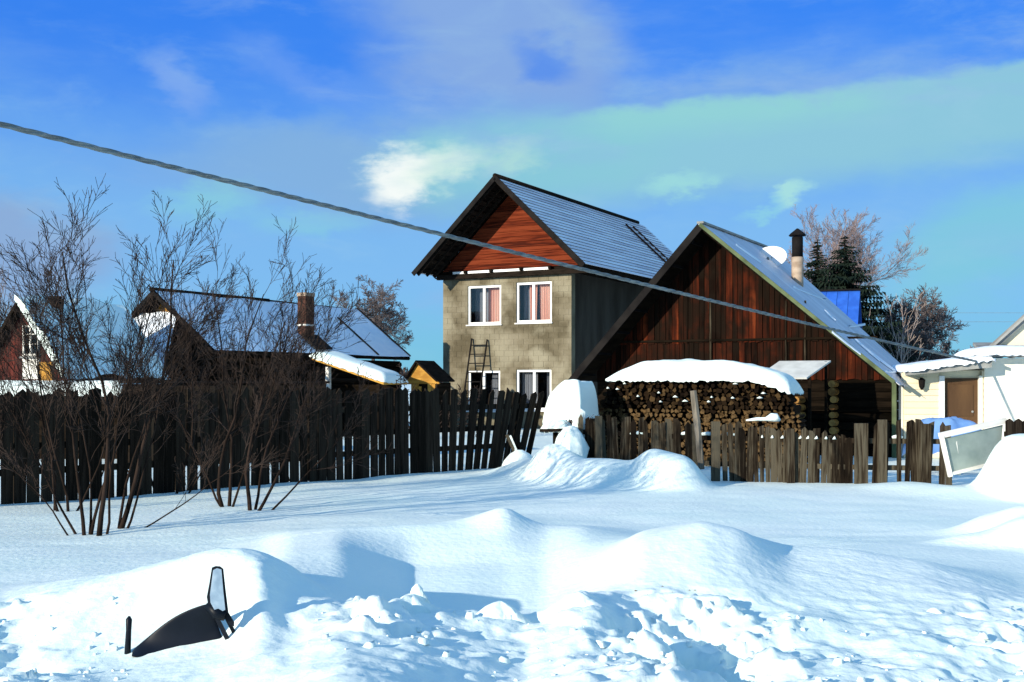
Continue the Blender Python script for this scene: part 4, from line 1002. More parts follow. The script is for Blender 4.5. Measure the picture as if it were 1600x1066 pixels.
MB().bar((0, 5.0, zRi + .06), (0, LG, zRi + .03), .06, .06).build('ridge_board', M['roofdark'], t7)
for b0, s0, s1, w in ((LG - .05, .0, 1.0, .10), (LG - 2.1, .25, 1.0, .07)):
    MB().bar((hw * s0, b0, zRi - slg * hw * s0 + .07), (hw * s1, b0, zRi - slg * hw * s1 + .07), w, .09).build('verge_board', M['soot'], t7)
MB().bar((-.85, -.32, zRi - .85 * slg - .03), (0, -.32, zRi - .03), .05, .12).build('verge_board', M['soot'], t7)
MB().bar((.85, -.32, zRi - .85 * slg - .03), (0, -.32, zRi - .03), .05, .12).build('verge_board', M['soot'], t7)
# chimney on the right slope
def onplane(fr, sl_, z0, px, py):
    o = Vector((0, 0, CZ)); d = Vector(((px - CX) / F, 1, (HY - py) / F)); n = Vector((EX[0] * sl_, EX[1] * sl_, 1)); p0 = Vector((fr.x, fr.y, z0))
    t = (p0 - o).dot(n) / d.dot(n); P = o + d * t; rx_, ry_ = P.x - fr.x, P.y - fr.y
    return (rx_ * EX[0] + ry_ * EX[1], rx_ * EY[0] + ry_ * EY[1], P.z)
cx_, cy_, cz_ = onplane(G, slg, zRi + .05, 478, 528)
zt_ = G.z(458, cx_, cy_)
ch = MB().box(cx_ - .18, cx_ + .18, cy_ - .22, cy_ + .22, cz_ - .4, zt_ - .12).build('chimney', M['brick'], t7)
MB().box(cx_ - .2, cx_ + .2, cy_ - .24, cy_ + .24, zt_ - .12, zt_).build('chimney_crown', M['pipe'], ch)
MB().box(cx_ - .195, cx_ + .195, cy_ - .235, cy_ + .235, zt_ - 1.12, zt_ - 1.06).build('chimney_band', M['whitewood'], ch)
MB().slab([(cx_ + .1, cy_ - .35, cz_ + .12), (cx_ + .75, cy_ - .35, cz_ - .36), (cx_ + .75, cy_ + .5, cz_ - .36), (cx_ + .1, cy_ + .5, cz_ + .12)], .05).build('roof_patch', M['soot'], t7)
# snowy lean-to roof in front of the gable
zq0 = G.z(490, 0, -.35)
mb = MB(); q = [(-.75, -.1, zq0), (.8, -.1, zq0), (2.25, -2.2, 1.5), (-2.4, -2.2, 1.5)]
MB().slab(q, .08).build('hip_roof', M['roofdark'], t7)
vs = []; fs = []
for j in range(17):
    for i in range(25):
        v_, u = j / 16, i / 24; xl = -.75 + (-2.4 + .75) * v_; xr = .8 + (2.25 - .8) * v_; qq = float(fbm(np.array([u * 4.]), np.array([v_ * 3. + 5]), 3)[0])
        vs.append((xl + (xr - xl) * u, -.1 - 2.1 * v_, zq0 + (1.5 - zq0) * v_ + .05 + .06 * qq))
for j in range(16):
    for i in range(24): a = j * 25 + i; fs.append((a, a + 25, a + 26, a + 1))
MB().add(vs, fs).build('hip_snow', M['roofsnow'], t7, True)
MB().box(-2.2, 2.1, -2.0, .3, -.1, 1.42).build('porch_wall', M['brownwall'], t7)
# side porch with bright snowy roof
pa_ = lambda px, py, a: None
P = Frame(*G.w(hw + 1.0, 5.0))
aL = P.a(488, -1.0); aR = P.a(603, -1.0); zPl = P.z(557, aL, -1.0); zPr = P.z(597, aR, -1.0)
t = empty('side_porch', (P.x, P.y, 0), HROT, 'small porch with a sloping bright snowy roof in front of the long dark house', 'porch')
MB().slab([(aL, -1.1, zPl - .02), (aR, -1.1, zPr - .02), (aR, .2, zPr), (aL, .2, zPl)], .07).build('porch_roof', M['yellow'], t)
blanket('porch_snow', t, aL - .02, aR + .02, -1.14, .25, lambda x: zPl + .26 + (zPr - zPl) * (x - aL) / (aR - aL), lambda x: zPl + .02 + (zPr - zPl) * (x - aL) / (aR - aL), 14, 26, 10, 'snow', .35, .05)
xp = P.a(512, -1.0); MB().box(xp - .05, xp + .08, -1.05, -.92, -.1, zPl - .35).build('porch_post', M['whitewood'], t)
xp = P.a(592, -1.0); MB().box(xp - .06, xp + .06, -1.05, -.93, -.1, zPr - .06).build('porch_post', M['brownwall'], t)
MB().box(aL + .1, aR - .12, -.2, -.1, -.1, min(zPl, zPr) - .09).build('porch_wall', M['brownwall'], t)

# yellow plank hut
Q = Frame(gx(640, 38.0), 38.0)
t = empty('yellow_hut', (Q.x, Q.y, 0), HROT, 'small hut of yellow planks left of the tall block house', 'hut')
qa = Q.a(684); zr1 = Q.z(566, qa * .3); zr2 = Q.z(597, qa)
MB().box(.05, qa - .05, .05, .9, -.1, Q.z(598, .5)).build('wall_core', M['brownwall'], t)
x = .06
while x < qa - .1:
    w_ = rng.uniform(.1, .16); h_ = Q.z(604 if rng.random() < .3 else 599, .5)
    if not (.42 < x < .66): MB().box(x, x + w_ - .015, .0, .05, -.1, h_).build('hut_plank', M['yellow'], t)
    x += w_
MB().prism([(-.08, Q.z(595, 0)), (qa * .3, zr1), (qa + .05, Q.z(598, qa)), (qa + .05, Q.z(600, qa)), (-.08, Q.z(600, 0))], .0, .06).build('hut_gable', M['yellow'], t)
MB().slab([(-.15, -.15, Q.z(592, 0)), (qa * .3, -.15, zr1 + .06), (qa * .3, 1.0, zr1 + .06), (-.15, 1.0, Q.z(592, 0))], .05).build('hut_roof', M['roofdark'], t)
MB().slab([(qa * .3, -.15, zr1 + .06), (qa + .06, -.15, Q.z(595, qa)), (qa + .06, 1.0, Q.z(595, qa)), (qa * .3, 1.0, zr1 + .06)], .05).build('hut_roof', M['roofdark'], t)

# ------------------------------------------------------------------ red house far left
A = Frame(gx(26, 30.0), 30.0)
t8 = empty('red_house', (A.x, A.y, 0), HROT, 'dark red gabled cottage with pale window and snowy right roof slope at the left edge', 'house')
zA = A.z(468, 0); zE = A.z(585, 1.9); hwA = 1.75; slA = (zA - zE) / hwA; LA = 3.6
w0, w1 = A.a(36, .3), A.a(60, .3); wz0, wz1 = A.z(556, .3, .3), A.z(508, .3, .3)
x = -hwA + .1
while x < hwA - .12:
    xb = min(x + rng.uniform(.13, .17), hwA - .1); parts_ = [(-.1, 6)] if (xb < w0 or x > w1) else [(-.1, wz0 - .62), (wz1, 6)]
    for z0_, z1_ in parts_:
        poly = [(x, z0_), (xb - .01, z0_), (xb - .01, z1_), (x, z1_)]; poly = clip_poly(poly, slA, 1, zA - .1); poly = clip_poly(poly, -slA, 1, zA - .1)
        if len(poly) > 2: MB().prism(poly, .30, .33).build('wall_board', M['redwall'], t8)
    x = xb
MB().prism([(-hwA + .12, -.1), (hwA - .12, -.1), (hwA - .12, zE - .05), (0, zA - .2), (-hwA + .12, zE - .05)], .40, LA - .1).build('wall_core', M['dark'], t8)
wn = window(t8, w0, w1, wz0, wz1, .28, split=.5, fw=.05, frame='whitewood')
for q in (.38, .7): MB().box(w0 + .05, w1 - .05, .29, .31, wz0 + (wz1 - wz0) * q - .012, wz0 + (wz1 - wz0) * q + .012).build('glazing_bar', M['whitewood'], wn)
MB().box(w0, w1 + .03, .28, .34, wz0 - .62, wz0 - .06).build('panel', M['whitewood'], t8)
MB().box(w0 - .03, w1 + .05, .2, .3, wz0 - .06, wz0 - .01).build('window_sill', M['grey'], t8)
xx = A.a(64, .3); MB().box(xx, xx + .5, .24, .29, .9, A.z(566, xx, .3)).build('yellow_boards', M['yellow'], t8)
for side in (-1, 1):
    MB().slab([(0, 0, zA), (side * hwA, 0, zE), (side * hwA, LA, zE), (0, LA, zA)], .1).build('roof_deck', M['roofdark'], t8)
vs = []; fs = []
for j in range(21):
    for i in range(27):
        u, b = j / 20, -.04 + (LA) * i / 26; q = float(fbm(np.array([u * 4 + 9.]), np.array([b * 1.4]), 4)[0])
        vs.append((.02 + (hwA + .15) * u, b, zA - slA * (hwA + .15) * u + .13 + .30 * q))
for j in range(20):
    for i in range(26): a = j * 27 + i; fs.append((a, a + 1, a + 28, a + 27))
MB().add(vs, fs).build('roof_snow', M['snow'], t8, True)
MB().prism([(.04, zA - .02), (hwA + .1, zA - slA * (hwA + .08)), (hwA + .14, zA - slA * (hwA + .08) + .16), (hwA * .72, zA - slA * hwA * .72 + .44), (hwA * .45, zA - slA * hwA * .45 + .30), (hwA * .2, zA - slA * hwA * .2 + .34), (.03, zA + .12)], -.10, .02).build('snow_edge', M['snow'], t8)
cxx = .02; MB().box(cxx - .12, cxx + .28, .9, 1.25, zA - .8, A.z(466, .4, 1)).build('chimney', M['soot'], t8)
MB().tube([(cxx - .18, 1.08, A.z(464, .4, 1)), (cxx + .36, 1.08, A.z(465, .4, 1))], .05, 8).build('chimney_cap', M['soot'], t8)

# low snowed-up shed roof in front of the red house and far dark sheds
Y = 24.0
t = empty('snowed_lean_to', (gx(-60, Y), Y, 0), 0, 'long low dark shed with a white snow ribbon behind the plank fence', 'shed')
Lx = gx(215, Y + 1.0) - gx(-60, Y)
MB().box(0, Lx, .1, 1.5, -.1, 1.38).build('shed_body', M['brownwall'], t)
blanket('snow_cover', t, -.05, Lx + .05, -.02, 1.6, lambda x: 1.66, lambda x: 1.40, 21, 60, 10, 'snow', .2, .06)
Y = 21.0
t = empty('dark_shed', (gx(205, Y + 1.2), Y + 1.2, 0), R(25), 'dark flat-roofed shed close behind the middle of the plank fence', 'shed')
MB().box(0, 3.9, 0, 1.5, -.1, 1.60).build('shed_body', M['brownwall'], t)
for k in range(26): MB().box(k * .15, k * .15 + .14, -.03, -.002, .1, 1.58 + rng.uniform(-.03, .03)).build('shed_board', M['fence_dark'], t)
MB().box(-.05, 3.95, -.08, 1.6, 1.61, 1.66).build('shed_roof', M['soot'], t)

# ------------------------------------------------------------------ bare shrubs and trees
def branch(mb, p, d, L, r, lev, maxlev, rg, P_):
    """grow one branch and its children into mb[level]"""
    n = 2 if (lev == maxlev and maxlev > 3) else max(3, int(4 + 3 * (maxlev - lev) * .6)); pts = [p.copy()]; rad = [r]; dirs = []
    q = p.copy(); dd = d.copy(); st = L / n; endr = r * P_['taper']
    for i in range(n):
        j = P_['wob']
        dd = (dd + Vector((rg.gauss(0, j), rg.gauss(0, j), rg.gauss(0, j))) + Vector((0, 0, P_['up'] * (.3 if lev == 0 else 1)))).normalized()
        q = q + dd * st; pts.append(q.copy()); dirs.append(dd.copy()); rad.append(max(r + (endr - r) * ((i + 1) / n) ** .7, P_['rmin']))
    k = min(lev, len(mb) - 1)
    mb[k].tube(pts, rad, 6 if lev == 0 else (4 if lev < 2 else 3), 0, lev == 0)
    if lev < maxlev:
        c = P_['kids'][min(lev, len(P_['kids']) - 1)]; c = int(c * rg.uniform(.8, 1.2) + .5)
        for i in range(c):
            t = P_['from'] + (1 - P_['from']) * (i + rg.random()) / c if lev == 0 else .12 + .86 * (i + rg.random()) / c
            x = t * n; a = min(int(x), n - 1); pos = pts[a].lerp(pts[a + 1], x - a); bd = dirs[a]
            ang = R(rg.uniform(*P_['ang'])); ax = bd.cross(Vector((rg.gauss(0, 1), rg.gauss(0, 1), rg.gauss(0, 1)))).normalized()
            nd = (Matrix.Rotation(ang, 3, ax) @ bd).normalized()
            branch(mb, pos, nd, L * P_['len'] * rg.uniform(.6, 1.15) * (1.05 - .45 * t), max(rad[a] * P_['rr'], P_['rmin']), lev + 1, maxlev, rg, P_)
SHP = dict(taper=.22, wob=.10, up=.045, rmin=.0026, kids=[9, 7, 6], ang=(14, 44), len=.52, rr=.45, **{'from': .34})
LS = .87
def shrub(name, px, Y, stems, seed, label, cat='shrub', mt='bark', P_=SHP, maxlev=3, zoff=0):
    rg = random.Random(seed); bx, by = gx(px, Y), Y; bz = gh(bx, by)
    e = empty(name, (bx, by, bz), 0, label, cat)
    tw = MB()
    for (dx, dy, tx, tz, ty, L, r) in stems:
        st = MB(); d = Vector((tx, ty, tz)).normalized()
        branch([st, tw], Vector((dx, dy, -.15)), d, L * LS, r * .56, 0, maxlev, rg, P_)
        st.build('stem', M[mt], e, True)
    tag(tw.build('twigs', M['twig'], e), kind='stuff'); return e
# stems: base offset x,y, direction x,z,y, length, radius
shrub('bare_shrub', 133, 12.1, [(0, 0, -.22, 1, .05, 3.3, .042), (.02, .04, .03, 1, .12, 3.4, .036), (-.05, .1, -.45, 1, .1, 2.5, .03), (0, .1, .2, 1, .1, 3.0, .03), (-.1, 0, -.7, 1, .3, 1.7, .022)], 21,
      'leafless shrub nearest the camera with two thin forked stems, leftmost of the bare shrubs')
shrub('bare_shrub', 153, 12.05, [(0, 0, .05, 1, .08, 3.7, .058), (.03, .1, .3, 1, .2, 2.9, .03)], 22, 'leafless shrub with one thick upright pale-edged stem between the two forked shrubs')
shrub('bare_shrub', 183, 12.6, [(0, 0, .12, 1, .1, 3.7, .06), (.05, 0, .55, .9, .1, 2.7, .03), (-.02, .05, -.03, 1, .2, 3.3, .035), (.02, .05, .7, .55, .15, 2.1, .022)], 23,
      'leafless shrub with thick base and low branches sweeping right, right of the thick upright stem')
shrub('bare_shrub', 352, 14.9, [(0, 0, -.25, 1, .1, 3.5, .055), (.02, .1, .1, 1, .2, 3.6, .05), (.0, .1, -.6, 1, .1, 3.0, .035), (.05, 0, .35, 1, 0, 3.4, .035)], 24,
      'tall leafless shrub close to the plank fence with dark stems fanning over the house roof')
shrub('bare_shrub', 392, 14.4, [(0, 0, .02, 1, .1, 3.3, .055), (.02, .0, .45, 1, .2, 3.1, .045), (.1, .1, .8, .9, .1, 2.4, .03), (0, .1, .2, 1, .3, 3.4, .04)], 25,
      'rightmost leafless shrub on the snow, its long twigs leaning right towards the round tree')
shrub('bare_shrub', 95, 14.4, [(0, 0, -.3, 1, .1, 3.0, .04), (.1, 0, .1, 1, .1, 3.4, .04), (-.1, .05, -.1, 1, .1, 2.8, .035), (.1, .05, .5, 1, .1, 2.8, .03)], 26,
      'leafless shrub right in front of the plank fence at the far left')
SHP2 = dict(SHP); SHP2['kids'] = [10, 7, 5]; SHP2['len'] = .46
shrub('bare_shrub', 250, 16.6, [(0, 0, -.3, 1, .1, 3.2, .04), (.2, 0, .25, 1, .1, 3.3, .04), (-.2, .05, -.5, 1, .1, 2.8, .035), (.3, .05, .6, 1, .1, 2.6, .03), (0, .1, 0, 1, 0, 3.6, .04)], 27,
      'dense leafless bush in the middle of the shrubs where twigs tangle darkest', P_=SHP2)
shrub('bare_shrub', 455, 18.6, [(0, 0, -.3, 1, .1, 2.9, .04), (.2, 0, .15, 1, .1, 3.0, .04), (-.2, .05, -.1, 1, .1, 2.9, .035), (-.4, .0, -.5, 1, .1, 2.6, .035)], 28,
      'leafless bush behind the plank fence in front of the brown chimney', P_=SHP2)
shrub('thicket', 60, 19.5, [(0, 0, -.3, 1, .1, 2.4, .03), (.5, 0, .25, 1, .1, 2.6, .03), (-.5, .05, -.3, 1, .1, 2.3, .03), (1.0, .05, .3, 1, .1, 2.6, .03), (1.5, .1, 0, 1, 0, 2.6, .03)], 29,
      'tangled bare thicket behind the plank fence beside the red house', P_=SHP2)
GT = dict(taper=.4, wob=.16, up=.02, rmin=.008, kids=[7, 5, 4], ang=(25, 60), len=.55, rr=.55, **{'from': .2})
shrub('garden_tree', 668, 33.0, [(0, 0, .35, 1, 0, 2.4, .06), (0, 0, -.5, 1, 0, 2.6, .05), (.1, 0, .9, 1, .1, 1.9, .05), (-.1, 0, -.9, .8, 0, 2.0, .04)], 31, 'small crooked bare fruit tree between the hut and the block house', 'tree', P_=GT, maxlev=3)

def far_tree(name, px, Y, H_, R_, seed, label, mt, kids, n0=9, rmin=.012, ang=(20, 48), spread=.8, trunk=.25, lenf=.6, up=.03, tr=.14, maxlev=4, droop=0):
    rg = random.Random(seed); x, y = gx(px, Y), Y; z0 = gh(x, y)
    e = empty(name, (x, y, z0), 0, label, 'tree')
    P_ = dict(taper=.3, wob=.12, up=up, rmin=rmin, kids=kids, ang=ang, len=lenf, rr=.5, **{'from': .2})
    tk = MB(); hT = H_ * trunk; pts = [(0, 0, -.2), (.05, 0, hT * .5), (.0, .05, hT), (.04, 0, H_ * .62)]
    tk.tube(pts, [tr, tr * .85, tr * .7, tr * .3], 7); tk.build('trunk', M[mt if mt != 'birch' else 'birch'], e, True)
    tw = MB()
    for i in range(n0):
        t = i / n0; zb = hT + (H_ * .6 - hT) * t; an = i * 2.4 + rg.uniform(-.4, .4); f = spread * (1.1 - .75 * t)
        d = Vector((math.cos(an) * f, math.sin(an) * f, 1)).normalized()
        L = min((H_ - zb) / max(d.z, .5), R_ / max(math.hypot(d.x, d.y), .25)) * rg.uniform(.8, 1.0)
        branch([tw, tw], Vector((0, 0, zb)), d, L, tr * .45 * (1 - .5 * t), 1, maxlev, rg, P_)
    tag(tw.build('crown', M[mt], e), kind='stuff'); return e
K4 = [8, 7, 6, 5]
far_tree('round_tree', 583, 62, 7.1, 1.9, 41, 'round-crowned bare grey tree beyond the long house roof', 'barkgrey', [12, 11, 9, 9], 14, .009, (20, 60), 1.0, .42, .52, -.01)
far_tree('bare_tree', 1318, 78, 12.4, 2.7, 42, 'tall pinkish bare tree with open top behind the spruces', 'barkfar', [12, 12, 10, 8], 15, .008, (18, 46), .6, .45, .5, .05, .2)
far_tree('bare_tree', 1262, 80, 10.2, 2.3, 43, 'lower bare tree showing behind the barn chimney', 'barkfar', [9, 10, 9, 8], 11, .009, (18, 50), .7, .4, .5, .03, .16)
far_tree('bushy_tree', 1436, 56, 5.6, 2.0, 44, 'broad dense bare tree right of the spruces above the cream house roof', 'barkgrey', [13, 12, 10, 8], 17, .011, (20, 60), 1.0, .12, .55, -.005)
far_tree('bushy_tree', 1390, 60, 5.0, 1.5, 45, 'darker bare bush tucked between the spruce foot and the barn roof', 'barkgrey', [11, 10, 9, 8], 12, .008, (20, 60), .9, .12, .55, 0)
far_tree('young_birch', 1408, 46, 5.4, .95, 46, 'slender pale birch in front of the bushy bare trees', 'birch', [5, 4, 3], 9, .005, (20, 45), .45, .25, .45, .05, .045, 3)
far_tree('small_bush', 1513, 66, 3.8, 1.1, 47, 'small dark bare bush on the skyline left of the white gable', 'barkgrey', [10, 9, 8, 8], 12, .008, (20, 60), 1.1, .1, .55, 0)
far_tree('edge_tree', -8, 40, 5.4, 1.0, 48, 'thin bare treetop at the very left edge above the red house', 'barkgrey', [7, 6, 5], 9, .008, (18, 45), .5, .3, .5, .04, .1, 3)

def spruce(px, Y, topy, halfpx, basey, seed, label):
    rg = random.Random(seed); x, y = gx(px, Y), Y; z0 = gh(x, y); Ht = gz(topy, Y) - z0; zb = gz(basey, Y) - z0; Rb = halfpx / F * Y
    e = empty('spruce', (x, y, z0), 0, label, 'tree')
    MB().tube([(0, 0, -.3), (0, 0, Ht * .6), (0, 0, Ht)], [.22, .12, .02], 8).build('trunk', M['bark'], e, True)
    mb = MB(); z = zb * .35
    while z < Ht - .05:
        zlev = z; t = (Ht - z) / (Ht - zb); rad = Rb * min(t, 1.15) ** .85; nb_ = int(6 + 7 * min(t, 1)); a0_ = rg.uniform(0, 6)
        for k in range(nb_):
            z = min(zlev + rg.uniform(-.14, .14), Ht - .03); t = (Ht - z) / (Ht - zb); rad = Rb * min(t, 1.15) ** .95 * (1 + .22 * math.sin(z * 2.3 + seed) * math.sin(5 * k + z))
            an = a0_ + 2 * math.pi * k / nb_ + rg.uniform(-.4, .4); L = rad * rg.uniform(.6, 1.2) + .03
            ca, sa = math.cos(an), math.sin(an); nseg = max(3, int(L / .16)); pz_ = z
            for j in range(nseg + 1):
                u = j / nseg; r = L * u; zc = z - L * .34 * u + L * .20 * u * u + .02
                w = ((.34 * (1 - u) + .12) + .03) * min(1, L / 1.1)
                for s_ in (-1, 1):
                    tx = rg.uniform(.6, 1.1) * w
                    px_, py_ = r * ca, r * sa; ox_, oy_ = -sa * s_ * tx, ca * s_ * tx
                    fx, fy = ca * .16, sa * .16
                    mb.add([(px_, py_, zc), (px_ + ox_ * .6 + fx * .3, py_ + oy_ * .6 + fy * .3, zc - .06), (px_ + ox_ + fx, py_ + oy_ + fy, zc - (.16 + rg.uniform(0, .12)) * min(1, L)), (px_ + fx * .9, py_ + fy * .9, zc - .04)], [(0, 1, 2, 3)])
                mb.add([(r * ca - .04 * sa, r * sa + .04 * ca, zc), (r * ca + .04 * sa, r * sa - .04 * ca, zc), (r * ca + ca * .05, r * sa + sa * .05, zc - (.22 + rg.uniform(0, .15)) * min(1, L))], [(0, 1, 2)])
        z = zlev + .12 + .06 * rg.random()
    tag(mb.build('crown', M['spruce'], e), kind='stuff'); return e
spruce(1277, 56, 374, 36, 480, 61, 'slim dark spruce just right of the barn chimney')
spruce(1320, 52, 368, 74, 500, 62, 'broader dark spruce with ragged right side above the blue roof')

# low far woods on the skyline
mb = MB(); rg = random.Random(77)
for i in range(2600):
    x = rg.uniform(-330, 340); y = 480 + rg.uniform(-25, 25); h = rg.uniform(3, 9.5) * (.7 + .5 * math.sin(x * .02) ** 2); w = rg.uniform(1.2, 3.0); z0 = -3
    an = rg.uniform(0, 3.14); cx_, sx_ = math.cos(an) * w, math.sin(an) * w
    mb.add([(x - cx_, y - sx_, z0), (x + cx_, y + sx_, z0), (x + cx_ * .6, y + sx_ * .6, z0 + 3 + h * .6), (x, y, z0 + 3 + h), (x - cx_ * .7, y - sx_ * .7, z0 + 3 + h * .55)], [(0, 1, 2, 3, 4)])
tag(mb.build('far_woods', M['barkgrey']), kind='stuff', label='low far wood along the skyline', cat='wood')

# ------------------------------------------------------------------ black scoop poking out of the bank
Y = 6.15
bx = gx(300, Y); bz = 0
t = empty('metal_scrap', (bx, Y, 0), 0, 'black moulded scoop-like scrap with an upright iced blade, half buried in the near snowbank', 'scrap')
q = lambda px, py, d=0: (gx(px, Y + d) - bx, d, gz(py, Y + d))
# curved body plate
up_ = [(205, 1016), (222, 1002), (240, 987), (262, 970), (285, 957), (306, 949), (322, 944), (330, 945)]
lo_ = [(205, 1024), (222, 1026), (240, 1030), (262, 1032), (285, 1032), (306, 1028), (330, 1022), (352, 1008)]
vs = []; fs = []; nj = 7
for i, (u, l) in enumerate(zip(up_, lo_)):
    for j in range(nj):
        t_ = j / (nj - 1); px_ = u[0] + (l[0] - u[0]) * t_; py_ = u[1] + (l[1] - u[1]) * t_
        dd = .10 * math.sin(t_ * 2.4) * (i / 7) + .02 - .10 * t_
        vs.append(q(px_, py_, dd))
for i in range(len(up_) - 1):
    for j in range(nj - 1): a = i * nj + j; fs.append((a, a + 1, a + nj + 1, a + nj))
o = MB().add(vs, fs).build('scoop', M['blackplastic'], t, True); m_ = o.modifiers.new('thickness', 'SOLIDIFY'); m_.thickness = .014
m_ = o.modifiers.new('smooth', 'SUBSURF'); m_.levels = 2; m_.render_levels = 2
# blade
bl = [(331, 887), (337, 884.5), (344, 885), (349, 889), (353, 925), (357, 957), (349, 959), (341, 956), (334, 958), (325, 944), (323, 933), (327, 912)]
vf = [q(*p, -.03) for p in bl]; vb = [q(*p, .0) for p in bl]; n = len(bl)
mb = MB(); mb.add(vf + vb, [tuple(range(n))[::-1], tuple(range(n, 2 * n))] + [(i, i + n, (i + 1) % n + n, (i + 1) % n) for i in range(n)])
blade = mb.build('blade', M['blackplastic'], t)
inn = [(333, 891), (339, 888), (346, 890), (349, 925), (352, 953), (348, 955), (341, 951), (335, 953), (329, 942), (328, 930)]
vf = [q(*p, -.043) for p in inn]; vb = [q(*p, -.031) for p in inn]; n = len(inn)
MB().add(vf + vb, [tuple(range(n))[::-1], tuple(range(n, 2 * n))] + [(i, i + n, (i + 1) % n + n, (i + 1) % n) for i in range(n)]).build('ice_face', M['icy'], blade)
MB().tube([q(326, 944, 0), q(338, 958, -.02), q(352, 962, -.02)], [.03, .034, .03], 8).build('joint', M['blackplastic'], t, True)
MB().bar(q(332, 952, 0), q(357, 1002, 0), .012, .022).build('strut', M['blackplastic'], t)
MB().bar(q(350, 958, .02), q(371, 999, .05), .014, .02).build('strut', M['blackplastic'], t)
st = MB(); pl_ = [(346, 957), (357, 957), (366, 972), (366, 979), (358, 977)]
vf = [q(*p, -.01) for p in pl_]; vb = [q(*p, .02) for p in pl_]; n = 5
st.add(vf + vb, [tuple(range(n))[::-1], tuple(range(n, 2 * n))] + [(i, i + n, (i + 1) % n + n, (i + 1) % n) for i in range(n)]).build('hinge_plate', M['blackplastic'], t)
MB().tube([q(199, 1026, 0), q(201, 985, 0), q(201.5, 968, 0), q(202, 963, 0)], [.018, .015, .0175, .006], 8).build('peg', M['blackplastic'], t, True)

# ------------------------------------------------------------------ cable across the picture
ca0, ca1 = Vector((-4.27, 9.5)), Vector((11.7, 26.0))
cpts = [(-260, 128), (0, 190), (230, 256), (460, 312), (690, 368), (905, 414), (1100, 465), (1250, 506), (1400, 538), (1600, 579), (1760, 606)]
path3 = []
for px_, py_ in cpts:
    u = (px_ - CX) / F; d = ca1 - ca0; tt = (u * ca0.y - ca0.x) / (d.x - u * d.y); p_ = ca0 + d * tt
    path3.append(Vector((p_.x, p_.y, gz(py_, p_.y))))
S_ = np.array([0] + list(np.cumsum([(path3[i + 1] - path3[i]).length for i in range(len(path3) - 1)])))
co = [np.polyfit(S_, [p[k] for p in path3], 1 if k < 2 else 4) for k in range(3)]
Lc = S_[-1]; ns = 900
e = empty('power_cable', tuple(path3[0]), 0, 'thick twisted grey overhead cable sagging across the whole view from upper left to lower right', 'cable')
base = path3[0]
dirc = Vector((np.polyval(np.polyder(co[0]), 5), np.polyval(np.polyder(co[1]), 5), 0)).normalized(); sidec = dirc.cross(Vector((0, 0, 1)))
for k in range(3):
    pts = []
    for i in range(ns + 1):
        s_ = Lc * i / ns; ph = s_ * 2 * math.pi / .62 + k * 2 * math.pi / 3 + .5 * math.sin(s_ * 1.7)
        p_ = Vector([np.polyval(c_, s_) for c_ in co]) - base
        pts.append(p_ + sidec * (.0115 * math.cos(ph)) + Vector((0, 0, .0115 * math.sin(ph))))
    MB().tube(pts, .0155, 6).build('strand', M['cable'], e, True)

# thin distant wires
for (y0_, y1_, lab) in ((486, 489, 'upper faint wire in the sky above the cream house'), (500, 503, 'lower faint wire in the sky above the cream house')):
    Y = 70.0; tag(MB().tube([(gx(1385, Y), Y, gz(y0_, Y)), (gx(1500, Y), Y, gz(y0_ + 3, Y)), (gx(1750, Y), Y, gz(y1_, Y))], .009, 4).build('overhead_wire', M['cable']), lab, 'wire')

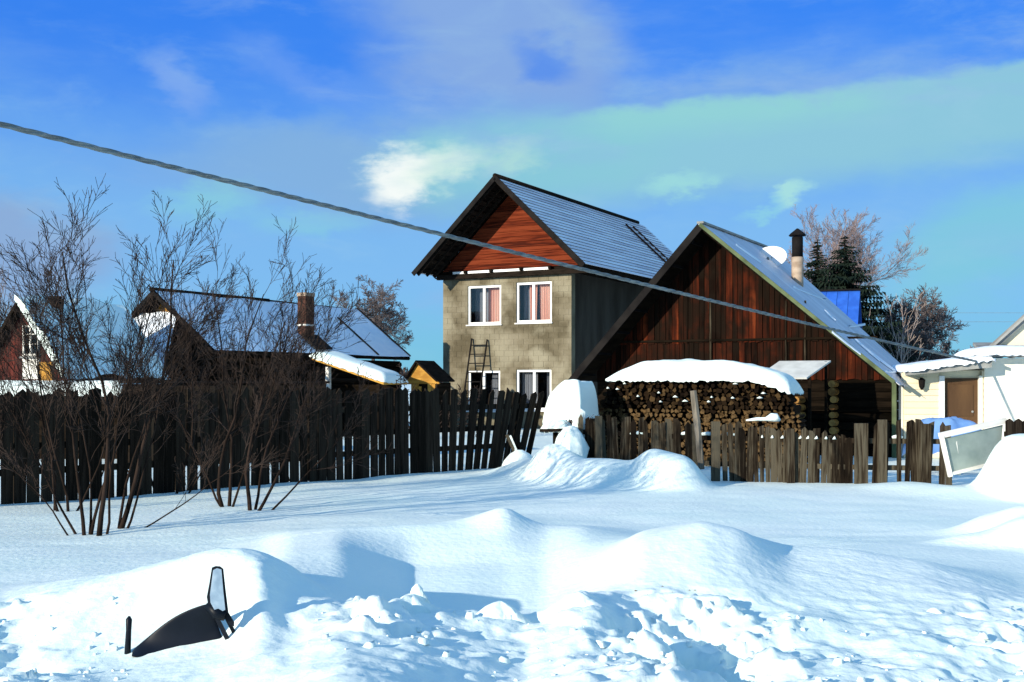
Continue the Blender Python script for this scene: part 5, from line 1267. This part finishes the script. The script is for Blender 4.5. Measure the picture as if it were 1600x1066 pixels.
# ------------------------------------------------------------------ snow clods on the bank
def clod(px, Y, r, h, seed, label):
    x = gx(px, Y); z = min(gh(x, Y), gh(x - r, Y), gh(x + r, Y), gh(x, Y - r)) - .01
    pr = [(r * 1.5, -.05), (r * 1.15, h * .08), (r * .95, h * .3), (r * .74, h * .55), (r * .5, h * .78), (r * .25, h * .93), (r * .06, h)]
    return lump('snow_clod', (x, Y, z), pr, seed, 'snow', label, 'snow lump', .8, 30, 1.5)
clod(640, 6.75, .095, .085, 71, 'rounded double snow lump on the rim of the bank below the blue hollow')
clod(652, 6.8, .05, .12, 76, 'small round knob on top of the double snow lump')
clod(782, 6.75, .15, .14, 72, 'large bright snow lump on the rim in the middle of the near bank')
clod(585, 6.7, .07, .045, 73, 'small flat snow lump left of the double lump')
clod(905, 6.8, .12, .11, 74, 'peaked snow lump at the foot of the right mound')
clod(1460, 7.2, .05, .04, 75, 'tiny snow crumb on the smooth right plateau')
mb = MB(); rg = random.Random(9)
for i in range(260):
    px_ = rg.choice([rg.uniform(480, 950), rg.uniform(900, 1200), rg.uniform(0, 200), rg.uniform(1200, 1600)]); Y = rg.uniform(5.1, 6.8); x = gx(px_, Y); z = gh(x, Y); r = rg.choice([.005, .008, .012, .02, .03]) * (.6 if px_ < 500 else 1) * rg.uniform(.7, 1.3)
    n = 6; vs = [(x + r * math.cos(j * 1.047) * rg.uniform(.7, 1.2), Y + r * math.sin(j * 1.047) * rg.uniform(.7, 1.2), z - .004) for j in range(n)] + [(x + .6 * r * math.cos(j * 1.047 + .3), Y + .6 * r * math.sin(j * 1.047 + .3), z + r * rg.uniform(.5, .9)) for j in range(n)]
    mb.add(vs, [tuple(range(n, 2 * n))] + [(j, (j + 1) % n, (j + 1) % n + n, j + n) for j in range(n)])
tag(mb.build('snow_crumbs', M['snow'], None, True), kind='stuff')
mb = MB()
for (px_, py_, r) in ((1109, 941, .010), (1086, 923, .006), (1077, 923, .005), (993, 924, .008), (1035, 917, .005), (1070, 930, .004), (1098, 936, .005), (1050, 926, .004), (1012, 930, .004), (1120, 938, .004)):
    Y = 7.3
    for it in range(40):
        zz_ = gh(gx(px_, Y), Y); yp = HY + (CZ - zz_) / Y * F
        Y += (yp - py_) * .004
    x = gx(px_, Y); z = gh(x, Y); n = 6
    mb.add([(x + r * math.cos(j * 1.047) * rg.uniform(.8, 2), Y + r * math.sin(j * 1.047), z + .003) for j in range(n)] + [(x, Y, z + .003 + r * .7)], [(j, (j + 1) % n, n) for j in range(n)])
tag(mb.build('dirt_specks', M['dirt']), kind='stuff')
print('done objects', len(bpy.data.objects))
